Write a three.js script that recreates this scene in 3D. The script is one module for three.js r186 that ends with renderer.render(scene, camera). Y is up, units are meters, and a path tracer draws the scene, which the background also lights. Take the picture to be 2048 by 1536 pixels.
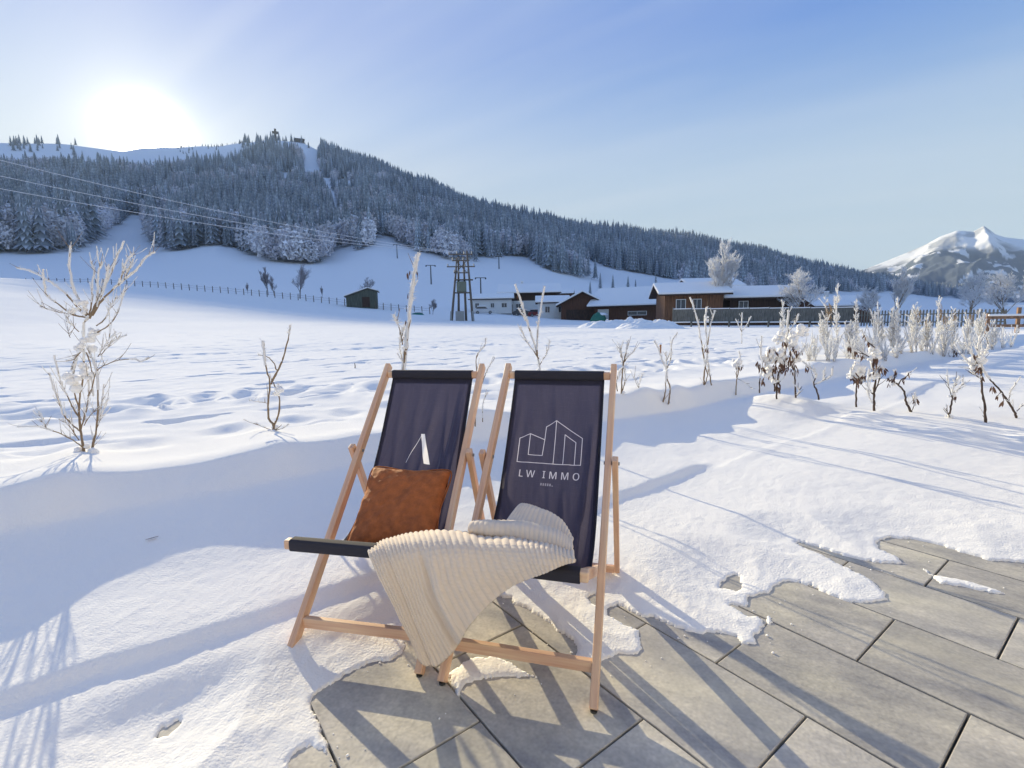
import * as THREE from 'three';
import { mergeGeometries } from 'three/addons/utils/BufferGeometryUtils.js';
import { RoundedBoxGeometry } from 'three/addons/geometries/RoundedBoxGeometry.js';
import { ImprovedNoise } from 'three/addons/math/ImprovedNoise.js';

// ---------------------------------------------------------------- camera
const scene = new THREE.Scene();
const camera = new THREE.PerspectiveCamera(75.7, 4 / 3, 0.05, 40000);
camera.position.set(0, 1.22, 0);
camera.rotation.order = 'YXZ';
camera.rotation.set(THREE.MathUtils.degToRad(-7.2), 0, THREE.MathUtils.degToRad(-0.91));
camera.updateMatrixWorld(true);
scene.add(camera);
const renderer = new THREE.WebGLRenderer({ antialias: true });
renderer.toneMapping = THREE.LinearToneMapping;
renderer.toneMappingExposure = 1.64;
renderer.shadowMap.enabled = true;

// a surveyor's sight line: photo coordinates (2048 x 1536) to a direction, used to read real places off the photograph
const FOCAL = 988.3;
function sightLine(px, py) { return new THREE.Vector3((px - 1024) / FOCAL, (768 - py) / FOCAL, -1).applyQuaternion(camera.quaternion); }
function placeAt(px, py, depth) { const d = sightLine(px, py); return d.multiplyScalar(depth / -d.z).add(camera.position); }
function groundAt(px, py, y) { const d = sightLine(px, py); return d.multiplyScalar((y - camera.position.y) / d.y).add(camera.position); }
const rad = THREE.MathUtils.degToRad;

// ---------------------------------------------------------------- sun and sky
const sunDir = sightLine(293, 275).normalize();
const sun = new THREE.DirectionalLight(new THREE.Color().setRGB(1.0, 0.85, 0.54), 5.0);
sun.position.copy(sunDir).multiplyScalar(60);
sun.castShadow = true;
sun.shadow.radius = 0.6;
sun.shadow.mapSize.set(4096, 4096);
Object.assign(sun.shadow.camera, { left: -30, right: 30, top: 30, bottom: -30, near: 1, far: 200 });
scene.add(sun, sun.target);

const perlin = new ImprovedNoise();
const sstep = (a, b, x) => { const t = Math.min(1, Math.max(0, (x - a) / (b - a))); return t * t * (3 - 2 * t); };
const clamp = (x, a, b) => Math.min(b, Math.max(a, x));
const lerp = (a, b, t) => a + (b - a) * t;
function fbm(x, y, z, oct = 4) { let s = 0, a = 0.5, f = 1; for (let i = 0; i < oct; i++) { s += a * perlin.noise(x * f, y * f, z * f); f *= 2.03; a *= 0.5; } return s; }
function rng(seed) { let a = seed >>> 0; return () => { a = (a + 0x6D2B79F5) | 0; let t = Math.imul(a ^ (a >>> 15), 1 | a); t = (t + Math.imul(t ^ (t >>> 7), 61 | t)) ^ t; return ((t ^ (t >>> 14)) >>> 0) / 4294967296; }; }
function knots(list, x) {   // smooth curve through sorted [x, y] pairs, never overshooting
  const n = list.length;
  if (x <= list[0][0]) return list[0][1];
  if (x >= list[n - 1][0]) return list[n - 1][1];
  let i = 0; while (x > list[i + 1][0]) i++;
  const sl = k => (list[k + 1][1] - list[k][1]) / (list[k + 1][0] - list[k][0]);
  const tan = k => { if (k === 0) return sl(0); if (k === n - 1) return sl(n - 2); const a = sl(k - 1), b = sl(k); return a * b <= 0 ? 0 : 2 * a * b / (a + b); };
  const h = list[i + 1][0] - list[i][0], t = (x - list[i][0]) / h, t2 = t * t, t3 = t2 * t;
  return (2 * t3 - 3 * t2 + 1) * list[i][1] + (t3 - 2 * t2 + t) * h * tan(i) + (-2 * t3 + 3 * t2) * list[i + 1][1] + (t3 - t2) * h * tan(i + 1);
}

const SKY_W = 1024, SKY_H = 512;
{
  const data = new Float32Array(SKY_W * SKY_H * 4);
  const R_ = [[-90, 0.42], [0, 0.44], [8, 0.36], [15, 0.27], [22, 0.125], [30, 0.045], [45, 0.06], [90, 0.065]];
  const G_ = [[-90, 0.46], [0, 0.51], [8, 0.45], [15, 0.37], [22, 0.235], [30, 0.148], [45, 0.152], [90, 0.15]];
  const B_ = [[-90, 0.50], [0, 0.55], [8, 0.53], [15, 0.505], [22, 0.465], [30, 0.43], [45, 0.395], [90, 0.36]];
  const d = new THREE.Vector3();
  for (let j = 0; j < SKY_H; j++) {
    const lat = ((j + 0.5) / SKY_H - 0.5) * Math.PI, el = lat * 180 / Math.PI;
    const r0 = knots(R_, el), g0 = knots(G_, el), b0 = knots(B_, el);
    for (let i = 0; i < SKY_W; i++) {
      const lon = ((i + 0.5) / SKY_W - 0.5) * 2 * Math.PI;
      d.set(Math.cos(lat) * Math.cos(lon), Math.sin(lat), Math.cos(lat) * Math.sin(lon));
      const g = Math.acos(clamp(d.dot(sunDir), -1, 1)) * 180 / Math.PI;
      // thin high cirrus, drawn out in long veils over the whole dome
      const cy = Math.max(d.y, 0.02) + 0.18, cx = d.x / cy, cz = d.z / cy;
      const along = cx * 0.86 + cz * 0.5, across = -cx * 0.5 + cz * 0.86;
      const veil = fbm(along * 0.55 + 7, across * 2.3, 3.1, 5) + 0.5 * fbm(along * 0.9, across * 7.0 + 4, 9.2, 4);
      const streak = Math.max(0, fbm(along * 0.35 + 2, across * 9 + 3, 1.7, 4) - 0.06);
      let ci = clamp(0.2 + veil * 0.75 + streak * 0.7, 0, 1) * sstep(-2, 12, el);
      const glow = Math.exp(-g / 23), halo = Math.exp(-g / 1.5), core = Math.exp(-Math.pow(g / 1.5, 2));
      const w = ci * 0.34;
      const o = (j * SKY_W + i) * 4;
      data[o] = lerp(r0, 0.50, w) + 0.40 * glow + 1.9 * halo + 22 * core;
      data[o + 1] = lerp(g0, 0.535, w) + 0.34 * glow + 1.8 * halo + 20 * core;
      data[o + 2] = lerp(b0, 0.58, w) + 0.22 * glow + 1.6 * halo + 17 * core;
      data[o + 3] = 1;
    }
  }
  const sky = new THREE.DataTexture(data, SKY_W, SKY_H, THREE.RGBAFormat, THREE.FloatType);
  sky.mapping = THREE.EquirectangularReflectionMapping;
  sky.magFilter = sky.minFilter = THREE.LinearFilter;
  sky.needsUpdate = true;
  scene.background = sky;
  scene.environment = sky;
}

// ---------------------------------------------------------------- helpers for things and parts
const taken = new Map();
function numbered(name) { const k = taken.get(name) ?? 0; taken.set(name, k + 1); return k ? `${name}_${String(k).padStart(3, '0')}` : name; }
function tag(o, label, category, group) { o.userData.label = label; o.userData.category = category; if (group) o.userData.group = group; return o; }
function thing(name, label, category, pos = [0, 0, 0], turn = 0, group) {
  const o = new THREE.Group(); o.name = numbered(name); o.position.set(...pos); o.rotation.y = turn;
  tag(o, label, category, group); scene.add(o); return o;
}
function part(name, geo, m, parent) { const o = new THREE.Mesh(geo, m); o.name = name; o.castShadow = o.receiveShadow = true; parent.add(o); return o; }
function structure(name, geo, m) { const o = geo ? new THREE.Mesh(geo, m) : new THREE.Group(); o.name = name; o.userData.kind = 'structure'; o.castShadow = o.receiveShadow = true; scene.add(o); return o; }
function matrixBox(w, h, d, x, y, z, ry = 0, rz = 0, rx = 0) {
  const g = new THREE.BoxGeometry(w, h, d);
  g.applyMatrix4(new THREE.Matrix4().makeRotationFromEuler(new THREE.Euler(rx, ry, rz, 'YXZ')).setPosition(x, y, z));
  return g;
}
function bar(p, q, wide, thick, round = 0.004) {   // a planed wooden bar from p to q: wide across x, thick across the other way
  const a = new THREE.Vector3(...p), b = new THREE.Vector3(...q), len = a.distanceTo(b);
  const g = new RoundedBoxGeometry(wide, len, thick, 2, round);
  const y = b.clone().sub(a).normalize(), x = Math.abs(y.x) > 0.9 ? new THREE.Vector3(0, 0, 1) : new THREE.Vector3(1, 0, 0);
  const z = new THREE.Vector3().crossVectors(x, y).normalize(), x2 = new THREE.Vector3().crossVectors(y, z);
  // grain runs along the bar
  const uv = g.attributes.uv, ps = g.attributes.position;
  for (let i = 0; i < uv.count; i++) uv.setXY(i, (ps.getX(i) + ps.getZ(i)) + p[0] * 3.1, ps.getY(i) + p[1] + p[0]);
  g.applyMatrix4(new THREE.Matrix4().makeBasis(x2, y, z).setPosition(a.add(b).multiplyScalar(0.5)));
  return g;
}
class Tubes {   // many tapering twigs in one geometry
  constructor() { this.p = []; this.i = []; }
  path(pts, r0, r1, sides = 5, bump = 0, rnd = null, tip = true) {
    const base = this.p.length / 3, n = pts.length, t = new THREE.Vector3(), u = new THREE.Vector3(), v = new THREE.Vector3();
    for (let k = 0; k < n; k++) {
      t.copy(pts[Math.min(n - 1, k + 1)]).sub(pts[Math.max(0, k - 1)]).normalize();
      u.set(Math.abs(t.y) < 0.9 ? 0 : 1, Math.abs(t.y) < 0.9 ? 1 : 0, 0).cross(t).normalize(); v.crossVectors(t, u);
      let r = lerp(r0, r1, k / (n - 1));
      for (let s = 0; s < sides; s++) {
        const a = s / sides * Math.PI * 2, rr = r * (1 + (bump && rnd ? bump * (rnd() * 2 - 1) : 0)), c = Math.cos(a) * rr, d = Math.sin(a) * rr;
        this.p.push(pts[k].x + u.x * c + v.x * d, pts[k].y + u.y * c + v.y * d, pts[k].z + u.z * c + v.z * d);
      }
    }
    for (let k = 0; k < n - 1; k++) for (let s = 0; s < sides; s++) {
      const a = base + k * sides + s, b = base + k * sides + (s + 1) % sides;
      this.i.push(a, b, a + sides, b, b + sides, a + sides);
    }
    if (tip) { const c = this.p.length / 3; this.p.push(...pts[n - 1].toArray()); const e = base + (n - 1) * sides; for (let s = 0; s < sides; s++) this.i.push(e + s, e + (s + 1) % sides, c); }
  }
  blob(c, r, rnd, sy = 0.8, detail = 1) {
    const g = new THREE.IcosahedronGeometry(1, detail), ps = g.attributes.position, seen = new Map(), base = this.p.length / 3; let n = 0; const map = [];
    for (let k = 0; k < ps.count; k++) {
      const key = [ps.getX(k).toFixed(3), ps.getY(k).toFixed(3), ps.getZ(k).toFixed(3)].join();
      if (!seen.has(key)) { seen.set(key, n++); const q = r * (0.82 + 0.36 * rnd()); this.p.push(c.x + ps.getX(k) * q, c.y + ps.getY(k) * q * sy, c.z + ps.getZ(k) * q); }
      map.push(base + seen.get(key));
    }
    this.i.push(...map);
  }
  get empty() { return !this.i.length; }
  geometry() { const g = new THREE.BufferGeometry(); g.setAttribute('position', new THREE.Float32BufferAttribute(this.p, 3)); g.setIndex(this.i); g.computeVertexNormals(); return g; }
}
function smoothPath(pts, n) { return new THREE.CatmullRomCurve3(pts, false, 'centripetal').getPoints(n); }

// ---------------------------------------------------------------- textures: grain and stains of the stuff itself
function dataTexture(size, fn, srgb = true) {
  const a = new Uint8Array(size * size * 4);
  for (let j = 0; j < size; j++) for (let i = 0; i < size; i++) { const c = fn(i / size, j / size), o = (j * size + i) * 4; a[o] = clamp(c[0], 0, 1) * 255; a[o + 1] = clamp(c[1], 0, 1) * 255; a[o + 2] = clamp(c[2], 0, 1) * 255; a[o + 3] = 255; }
  const t = new THREE.DataTexture(a, size, size); t.wrapS = t.wrapT = THREE.RepeatWrapping; t.magFilter = THREE.LinearFilter; t.minFilter = THREE.LinearFilter;
  if (srgb) t.colorSpace = THREE.SRGBColorSpace; t.needsUpdate = true; return t;
}
function tile(fn) {   // makes a noise function repeat over 0..1
  return (u, v) => { const a = fn(u, v), b = fn(u - 1, v), c = fn(u, v - 1), d = fn(u - 1, v - 1), wu = sstep(0.75, 1, u), wv = sstep(0.75, 1, v); return lerp(lerp(a, b, wu), lerp(c, d, wu), wv); };
}
const toS = c => c <= 0.0031308 ? c * 12.92 : 1.055 * Math.pow(c, 1 / 2.4) - 0.055;
const lin = (r, g, b) => [toS(r), toS(g), toS(b)];
const snowGrain = (() => { const n1 = tile((u, v) => fbm(u * 70, v * 70, 2.2, 3)), n2 = tile((u, v) => fbm(u * 14, v * 14, 5.2, 3)); const t = dataTexture(1024, (u, v) => { const h = 0.5 + 0.55 * n1(u, v) + 0.35 * n2(u, v); return [h, h, h]; }, false); return t; })();
const slabTex = (() => {
  const st = tile((u, v) => fbm(u * 5 + v * 3, v * 14 - u * 6, 1.2, 4)), bl = tile((u, v) => fbm(u * 5, v * 5, 8.1, 4)), sp = tile((u, v) => perlin.noise(u * 170, v * 170, 4.4)), sp2 = tile((u, v) => perlin.noise(u * 60, v * 60, 7.7));
  return dataTexture(1024, (u, v) => {
    const m = clamp(0.5 + st(u, v) * 1.1 + bl(u, v) * 0.75, 0, 1), f = 1 + 0.16 * sp(u, v) + 0.1 * sp2(u, v), q = clamp(0.5 + bl(u + 0.3, v) * 1.6, 0, 1);
    return lin(lerp(0.30, 0.60, m) * f, lerp(0.294, 0.562, m) * f, lerp(0.295, lerp(0.50, 0.455, q), m) * f);
  });
})();
const slabBump = (() => { const sp = tile((u, v) => perlin.noise(u * 190, v * 190, 4.4) + 0.6 * perlin.noise(u * 80, v * 80, 2.4)); return dataTexture(512, (u, v) => { const h = 0.5 + 0.4 * sp(u, v); return [h, h, h]; }, false); })();
const woodTex = (() => {
  const g1 = tile((u, v) => fbm(u * 44, v * 1.6, 3.3, 4)), g2 = tile((u, v) => perlin.noise(u * 160, v * 6, 6.1)), g3 = tile((u, v) => fbm(u * 4, v * 2, 1.1, 3));
  return dataTexture(512, (u, v) => { const f = 1 + 0.22 * g1(u, v) + 0.1 * g2(u, v) + 0.18 * g3(u, v); return lin(0.68 * f, 0.44 * f * f, 0.295 * f * f); });
})();
const weaveBump = dataTexture(128, (u, v) => { const a = Math.sin(u * 64 * Math.PI * 2), b = Math.sin(v * 64 * Math.PI * 2), h = 0.5 + 0.25 * a * (b > 0 ? 1 : -1) + 0.25 * b; return [h, h, h]; }, false);
const barkTex = (() => { const n = tile((u, v) => fbm(u * 10, v * 30, 3.7, 3)); return dataTexture(128, (u, v) => { const f = 1 + 0.8 * n(u, v); return lin(0.20 * f, 0.145 * f, 0.10 * f); }); })();
const plankTex = (() => { const n = tile((u, v) => fbm(u * 40, v * 3, 5.5, 4)); return dataTexture(256, (u, v) => { const f = 1 + 0.75 * n(u, v); return [0.8 * f, 0.8 * f, 0.8 * f]; }); })();

const C = (r, g, b) => new THREE.Color().setRGB(r, g, b);
const mat = (r, g, b, o = {}) => new THREE.MeshStandardMaterial({ color: C(r, g, b), roughness: 0.85, ...o });
const M = {};
{
  const b1 = snowGrain.clone(); b1.repeat.set(1.6, 1.6); b1.needsUpdate = true;
  M.snow = new THREE.MeshPhysicalMaterial({ color: C(0.905, 0.90, 0.89), specularIntensity: 0.03, roughness: 1.0, bumpMap: b1, bumpScale: 0.003 });
  M.farSnow = mat(0.90, 0.90, 0.90, { roughness: 0.8 });
  M.looseSnow = mat(0.91, 0.905, 0.90, { roughness: 0.75 });
  M.rime = new THREE.MeshPhysicalMaterial({ color: C(0.88, 0.88, 0.88), roughness: 0.95, transmission: 0.18, thickness: 0, side: THREE.DoubleSide });
  M.slab = new THREE.MeshStandardMaterial({ map: slabTex, bumpMap: slabBump, bumpScale: 0.0012, roughness: 0.82 });
  M.bed = mat(0.05, 0.047, 0.042, { roughness: 1 });
  M.beech = new THREE.MeshStandardMaterial({ map: woodTex, roughness: 0.5 });
  M.twig = new THREE.MeshStandardMaterial({ color: C(0.25, 0.18, 0.115), roughness: 0.9 });
  M.darkTwig = mat(0.075, 0.05, 0.038, { roughness: 0.9 });
  M.leaf = new THREE.MeshPhysicalMaterial({ color: C(0.13, 0.065, 0.042), roughness: 0.9, transmission: 0.25, thickness: 0, side: THREE.DoubleSide });
  M.deadGrass = mat(0.42, 0.29, 0.15);
  M.greyWood = new THREE.MeshStandardMaterial({ color: C(0.23, 0.225, 0.20), map: plankTex, roughness: 0.9 });
  M.greenWood = new THREE.MeshStandardMaterial({ color: C(0.13, 0.15, 0.12), map: plankTex, roughness: 0.9 });
  M.darkWood = new THREE.MeshStandardMaterial({ color: C(0.075, 0.038, 0.026), map: plankTex, roughness: 0.85 });
  M.brownWood = new THREE.MeshStandardMaterial({ color: C(0.15, 0.062, 0.035), map: plankTex, roughness: 0.85 });
  M.orangeWood = new THREE.MeshStandardMaterial({ color: C(0.47, 0.21, 0.085), map: plankTex, roughness: 0.8 });
  M.poleWood = mat(0.13, 0.105, 0.085);
  M.facade = mat(0.66, 0.62, 0.575, { roughness: 0.95 });
  M.plaster = mat(0.68, 0.68, 0.66);
  M.greyMetal = mat(0.28, 0.29, 0.29, { roughness: 0.5, metalness: 0.4 });
  M.transformer = mat(0.15, 0.17, 0.13, { roughness: 0.6 });
  M.darkMetal = mat(0.06, 0.065, 0.07, { roughness: 0.5, metalness: 0.5 });
  M.glass = mat(0.05, 0.06, 0.075, { roughness: 0.12 });
  M.whitePaint = mat(0.78, 0.78, 0.76, { roughness: 0.5 });
  M.greenTarp = mat(0.02, 0.17, 0.11, { roughness: 0.55 });
  M.wire = mat(0.75, 0.76, 0.8);
}

// ================================================================ THE GROUND
// garden axes: u runs towards the sun along the paving's cross joints, v runs along the terrace edge
const UX = -0.6, UZ = -0.8, VX = 0.8, VZ = -0.6;
const toUV = (x, z) => [x * UX + z * UZ, x * VX + z * VZ];
const fromUV = (u, v) => [u * UX + v * VX, u * UZ + v * VZ];

// where the snow on the terrace has melted away (outlines walked along the paving)
function outline(list) { return list.map(([px, py]) => { const p = groundAt(px, py, 0.008); return toUV(p.x, p.z); }); }
const bareMain = outline([[668, 1536], [666, 1520], [652, 1484], [639, 1440], [620, 1400], [636, 1386], [654, 1374], [702, 1341], [747, 1324], [780, 1320], [806, 1305], [812, 1293], [810, 1256], [835, 1225], [880, 1205], [930, 1192], [975, 1187],
  [1018, 1196], [1025, 1207], [1059, 1218], [1092, 1241], [1125, 1267], [1148, 1282], [1153, 1296], [1148, 1326], [1159, 1330], [1177, 1330], [1203, 1319], [1240, 1306], [1278, 1308], [1285, 1293], [1281, 1256], [1248, 1246], [1218, 1226], [1215, 1215], [1233, 1206], [1244, 1211], [1263, 1222], [1278, 1228],
  [1314, 1235], [1355, 1255], [1402, 1264], [1455, 1264], [1487, 1284], [1519, 1286], [1510, 1273], [1525, 1256], [1531, 1238], [1513, 1226], [1496, 1228], [1478, 1217], [1455, 1203], [1499, 1215], [1499, 1191], [1507, 1189], [1537, 1185], [1551, 1167], [1569, 1161], [1607, 1164], [1630, 1173], [1648, 1185], [1695, 1201], [1736, 1204], [1776, 1198], [1771, 1182], [1738, 1153], [1676, 1124], [1643, 1105], [1614, 1096], [1589, 1082], [1614, 1086], [1655, 1098], [1689, 1110], [1751, 1123], [1813, 1126], [1796, 1111], [1759, 1095], [1757, 1078], [1780, 1074], [1821, 1076], [1862, 1084], [1925, 1103], [1978, 1119], [2048, 1124], [2200, 1135], [2500, 1210], [2900, 1500], [2600, 1900], [1700, 2100], [900, 1900], [672, 1600]]);
const bareHoles = [
  outline([[576, 1536], [584, 1514], [598, 1498], [619, 1489], [643, 1498], [658, 1520], [662, 1540], [640, 1600], [575, 1570]]),
  outline([[1440, 1170], [1455, 1152], [1469, 1147], [1478, 1152], [1485, 1176], [1472, 1179], [1443, 1173]]),
  outline([[1178, 1193], [1188, 1186], [1197, 1196], [1194, 1207], [1184, 1203]]),
  outline([[316, 1470], [322, 1455], [344, 1444], [356, 1438], [351, 1453], [334, 1466]]),
];
const snowIslands = [
  outline([[925, 1322], [951, 1309], [988, 1306], [1018, 1319], [1051, 1335], [1079, 1352], [1025, 1350], [962, 1354], [936, 1363], [925, 1382], [918, 1385], [903, 1367], [895, 1348], [903, 1341]]),
  outline([[1840, 1134], [1850, 1131], [1871, 1146], [1945, 1161], [2012, 1182], [1999, 1187], [1941, 1174], [1887, 1166], [1867, 1156], [1852, 1143]]),
  outline([[1531, 1224], [1545, 1228], [1552, 1240], [1540, 1246], [1528, 1238]]),
];
function signedDistance(poly, u, v) {   // positive inside
  let best = 1e9, inside = false;
  for (let i = 0, j = poly.length - 1; i < poly.length; j = i++) {
    const [ax, ay] = poly[j], [bx, by] = poly[i], dx = bx - ax, dy = by - ay;
    const t = clamp(((u - ax) * dx + (v - ay) * dy) / (dx * dx + dy * dy), 0, 1), ex = u - ax - t * dx, ey = v - ay - t * dy, q = ex * ex + ey * ey;
    if (q < best) best = q;
    if ((ay > v) !== (by > v) && u < dx * (v - ay) / dy + ax) inside = !inside;
  }
  return (inside ? 1 : -1) * Math.sqrt(best);
}
function snowEdge(u, v) {   // distance into the snow cover, negative on bare paving
  let d = -signedDistance(bareMain, u, v);
  for (const h of bareHoles) d = Math.min(d, -signedDistance(h, u, v));
  for (const s of snowIslands) d = Math.max(d, signedDistance(s, u, v) * 0.8);
  return d + 0.011 * perlin.noise(u * 26, v * 26, 2.7) + 0.008 * perlin.noise(u * 75, v * 75, 4.1);
}

// the meadow climbs gently towards the mountain
const meadowRise = [[-400, -2], [-60, -0.4], [-20, 0.1], [0, 0.36], [12, 0.36], [30, 0.62], [50, 1.5], [72, 3.6], [92, 5.9], [120, 8.4], [160, 11.3], [260, 18]];
function meadow(x, z) { return knots(meadowRise, -0.82 * x - 0.57 * z) - 0.45 * sstep(10, 60, x); }

// tracks trodden and skied across the meadow
function trackLine(list, y) { return list.map(([px, py]) => { const p = groundAt(px, py, y); return [p.x, p.z]; }); }
const tracks = [
  { line: trackLine([[-150, 905], [60, 893], [200, 883], [284, 873], [379, 861], [533, 838], [700, 813], [780, 803], [1000, 782], [1150, 765]], 0.42), w: 0.17, deep: 0.10, prints: 0.55 },
  { line: trackLine([[-150, 818], [0, 815], [178, 811], [290, 796], [427, 785], [533, 777], [700, 772], [900, 760], [1100, 745], [1300, 728], [1500, 715]], 0.42), w: 0.34, deep: 0.15, prints: 0.52 },
  { line: trackLine([[-150, 745], [120, 722], [330, 706], [520, 700], [760, 690], [1000, 684], [1300, 690]], 0.45), w: 0.2, deep: 0.09, prints: 0.7 },
  { line: [[-140, -80], [-96, -82], [-64, -78], [-44, -74], [-24, -66], [-10, -58], [6, -50]], w: 1.0, deep: 0.16, prints: 0 },
  { line: [[-150, -96], [-90, -94], [-50, -90], [-20, -80], [-6, -70], [10, -62]], w: 0.7, deep: 0.12, prints: 0 },
];
function lineDistance(line, x, z) {
  let best = 1e9, along = 0, run = 0;
  for (let i = 0; i < line.length - 1; i++) {
    const [ax, az] = line[i], [bx, bz] = line[i + 1], dx = bx - ax, dz = bz - az, L2 = dx * dx + dz * dz, L = Math.sqrt(L2);
    const t = clamp(((x - ax) * dx + (z - az) * dz) / L2, 0, 1), q = Math.hypot(x - ax - t * dx, z - az - t * dz);
    if (q < best) { best = q; along = run + t * L; }
    run += L;
  }
  return [best, along];
}
function meadowRelief(x, z, d) {
  let h = 0.09 * fbm(x * 0.16, 3.3, z * 0.16, 3);
  if (d < 90) h += 0.02 * fbm(x * 0.75 + 4, 1.1, z * 0.75, 3) * (1 - 0.6 * sstep(30, 90, d));
  if (d < 40) {
    const [u, v] = toUV(x, z), q = fbm(u * 2.6, 8.1, v * 0.9, 3);
    h -= 0.05 * sstep(0.2, 0.3, q);                               // scattered wind hollows and old footprints
    h += 0.012 * perlin.noise(x * 4.2, 2.2, z * 4.2);
  }
  for (const t of tracks) {
    const far = t.w * 3, [q, s] = lineDistance(t.line, x, z);
    if (q > far) continue;
    const wob = 0.5 * t.w * perlin.noise(s * 0.9, 1.5, t.w * 9) + 0.35 * t.w * perlin.noise(x * 5, 3.5, z * 5);
    const across = Math.exp(-Math.pow((q + wob) / t.w, 2)) - 0.35 * Math.exp(-Math.pow((q - 1.7 * t.w) / (0.6 * t.w), 2));
    const beat = t.prints ? 0.45 + 0.55 * Math.sin(s / t.prints * Math.PI * 2 + 2 * perlin.noise(s * 0.7, 4, 1)) : 1;
    h -= t.deep * across * beat * (0.75 + 0.9 * perlin.noise(s * 0.8, 7, 2) + 0.5 * perlin.noise(x * 6, 2.5, z * 6));
  }
  return h;
}
// bushes leave little mounds along the crest of the snow bank
const crestBumps = [];
function gardenHeight(x, z, u, v) {
  const right = sstep(2.4, 5.0, v);
  const stepOn = Math.max(1 - sstep(3.35, 3.6, v), sstep(7.6, 8.6, v));
  const a = 0.05 + 0.05 * sstep(3.0, 4.2, v) * sstep(0.3, 1.6, u), b = 0.047 * stepOn * (0.9 + 0.35 * perlin.noise(v * 1.1, 3.3, 0.7));
  const wob = 0.05 * perlin.noise(v * 0.9, 9.1, 2.2) + 0.02 * perlin.noise(v * 3.1, 4.1, 2.2);
  let crest = lerp(0.405, 0.375, right) + 0.05 * perlin.noise(v * 0.8, 1.9, 5.5) + 0.02 * perlin.noise(v * 3, 6.6, 1.2);
  for (const [bv, bh, bw] of crestBumps) crest += bh * Math.exp(-Math.pow((v - bv) / bw, 2));
  const foot = lerp(0.235, 0.15, right), edge = lerp(0, 0.08, right);
  const uu = u + wob;
  return knots([[1.9, a], [2.0, a + 0.004], [2.05, a + 0.22 * b], [2.13, a + 0.9 * b], [2.2, a + b], [2.5, a + b + 0.014], [2.8, a + b + lerp(0.05, 0.012, right)], [3.12 + edge, lerp(foot - 0.035, foot - 0.01, right)], [3.3 + edge, foot + 0.012], [3.4 + edge * 0.7, lerp(foot, crest, 0.42)], [3.52 + edge * 0.3, crest - 0.03], [3.575 + edge * 0.2, crest - 0.004], [3.66, crest], [3.95, crest - 0.02], [4.6, crest - 0.05]], uu);
}
function nearHeight(x, z) {
  const [u, v] = toUV(x, z), d = Math.hypot(x, z);
  const g = gardenHeight(x, z, u, v);
  let h = g;
  const toField = sstep(3.75, 6.2, u);
  if (toField > 0) h = lerp(g, meadow(x, z) + meadowRelief(x, z, d), toField);
  const garden = 1 - toField;
  if (garden > 0) {
    const calm = 1 - 0.75 * sstep(2.8, 3.6, u);
    h += garden * (0.010 * fbm(x * 1.7, 2.7, z * 1.7, 3) + calm * (0.0035 * fbm(x * 9, 5.7, z * 9, 3) + 0.0016 * perlin.noise(x * 38, 1.2, z * 38)));
    // rough lumps left where the hedge was dug along the side of the garden
    const side = Math.exp(-Math.pow((v - 6.25) / 0.45, 2)) * sstep(-3, 0, u) * (1 - sstep(3.0, 3.4, u));
    h += side * (0.06 + 0.09 * Math.max(0, fbm(x * 2.6, 7.2, z * 2.6, 3)));
    const mound = Math.exp(-Math.pow((u - 2.78) / 0.36, 2) - Math.pow((v - 6.2) / 0.55, 2));
    h += 0.11 * mound;
    // beds of the neighbouring gardens
    h += 0.16 * sstep(7.2, 9.5, v) * sstep(-1, 1, 2.6 - u) * (0.5 + fbm(x * 0.5, 3.9, z * 0.5, 2)) * (1 - sstep(16, 24, v));
  }
  if (u < 2.0 && v > -3 && v < 5.6 && u > -1.6) {   // thin cover on the terrace, melting away from the slabs
    const e = snowEdge(u, v), w = 1 - sstep(1.8, 1.98, u);
    const lip = e < 0 ? -0.03 + 0.02 * Math.max(-1, e / 0.02) : -0.003 + 0.010 * Math.pow(Math.min(1, e / 0.016), 0.7) + 0.043 * sstep(-0.02, 0.40, e);
    const t = e < 0 ? lip : Math.min(h, lip + Math.max(0, h - 0.05) * sstep(0.1, 0.8, e) + 0.0025 * perlin.noise(x * 11, 6.1, z * 11) * sstep(0, 0.06, e) + 0.0018 * perlin.noise(x * 31, 6.1, z * 31) * sstep(0, 0.05, e));
    h = lerp(h, t, e < 0.02 ? 1 : w);
  }
  return h;
}
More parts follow.
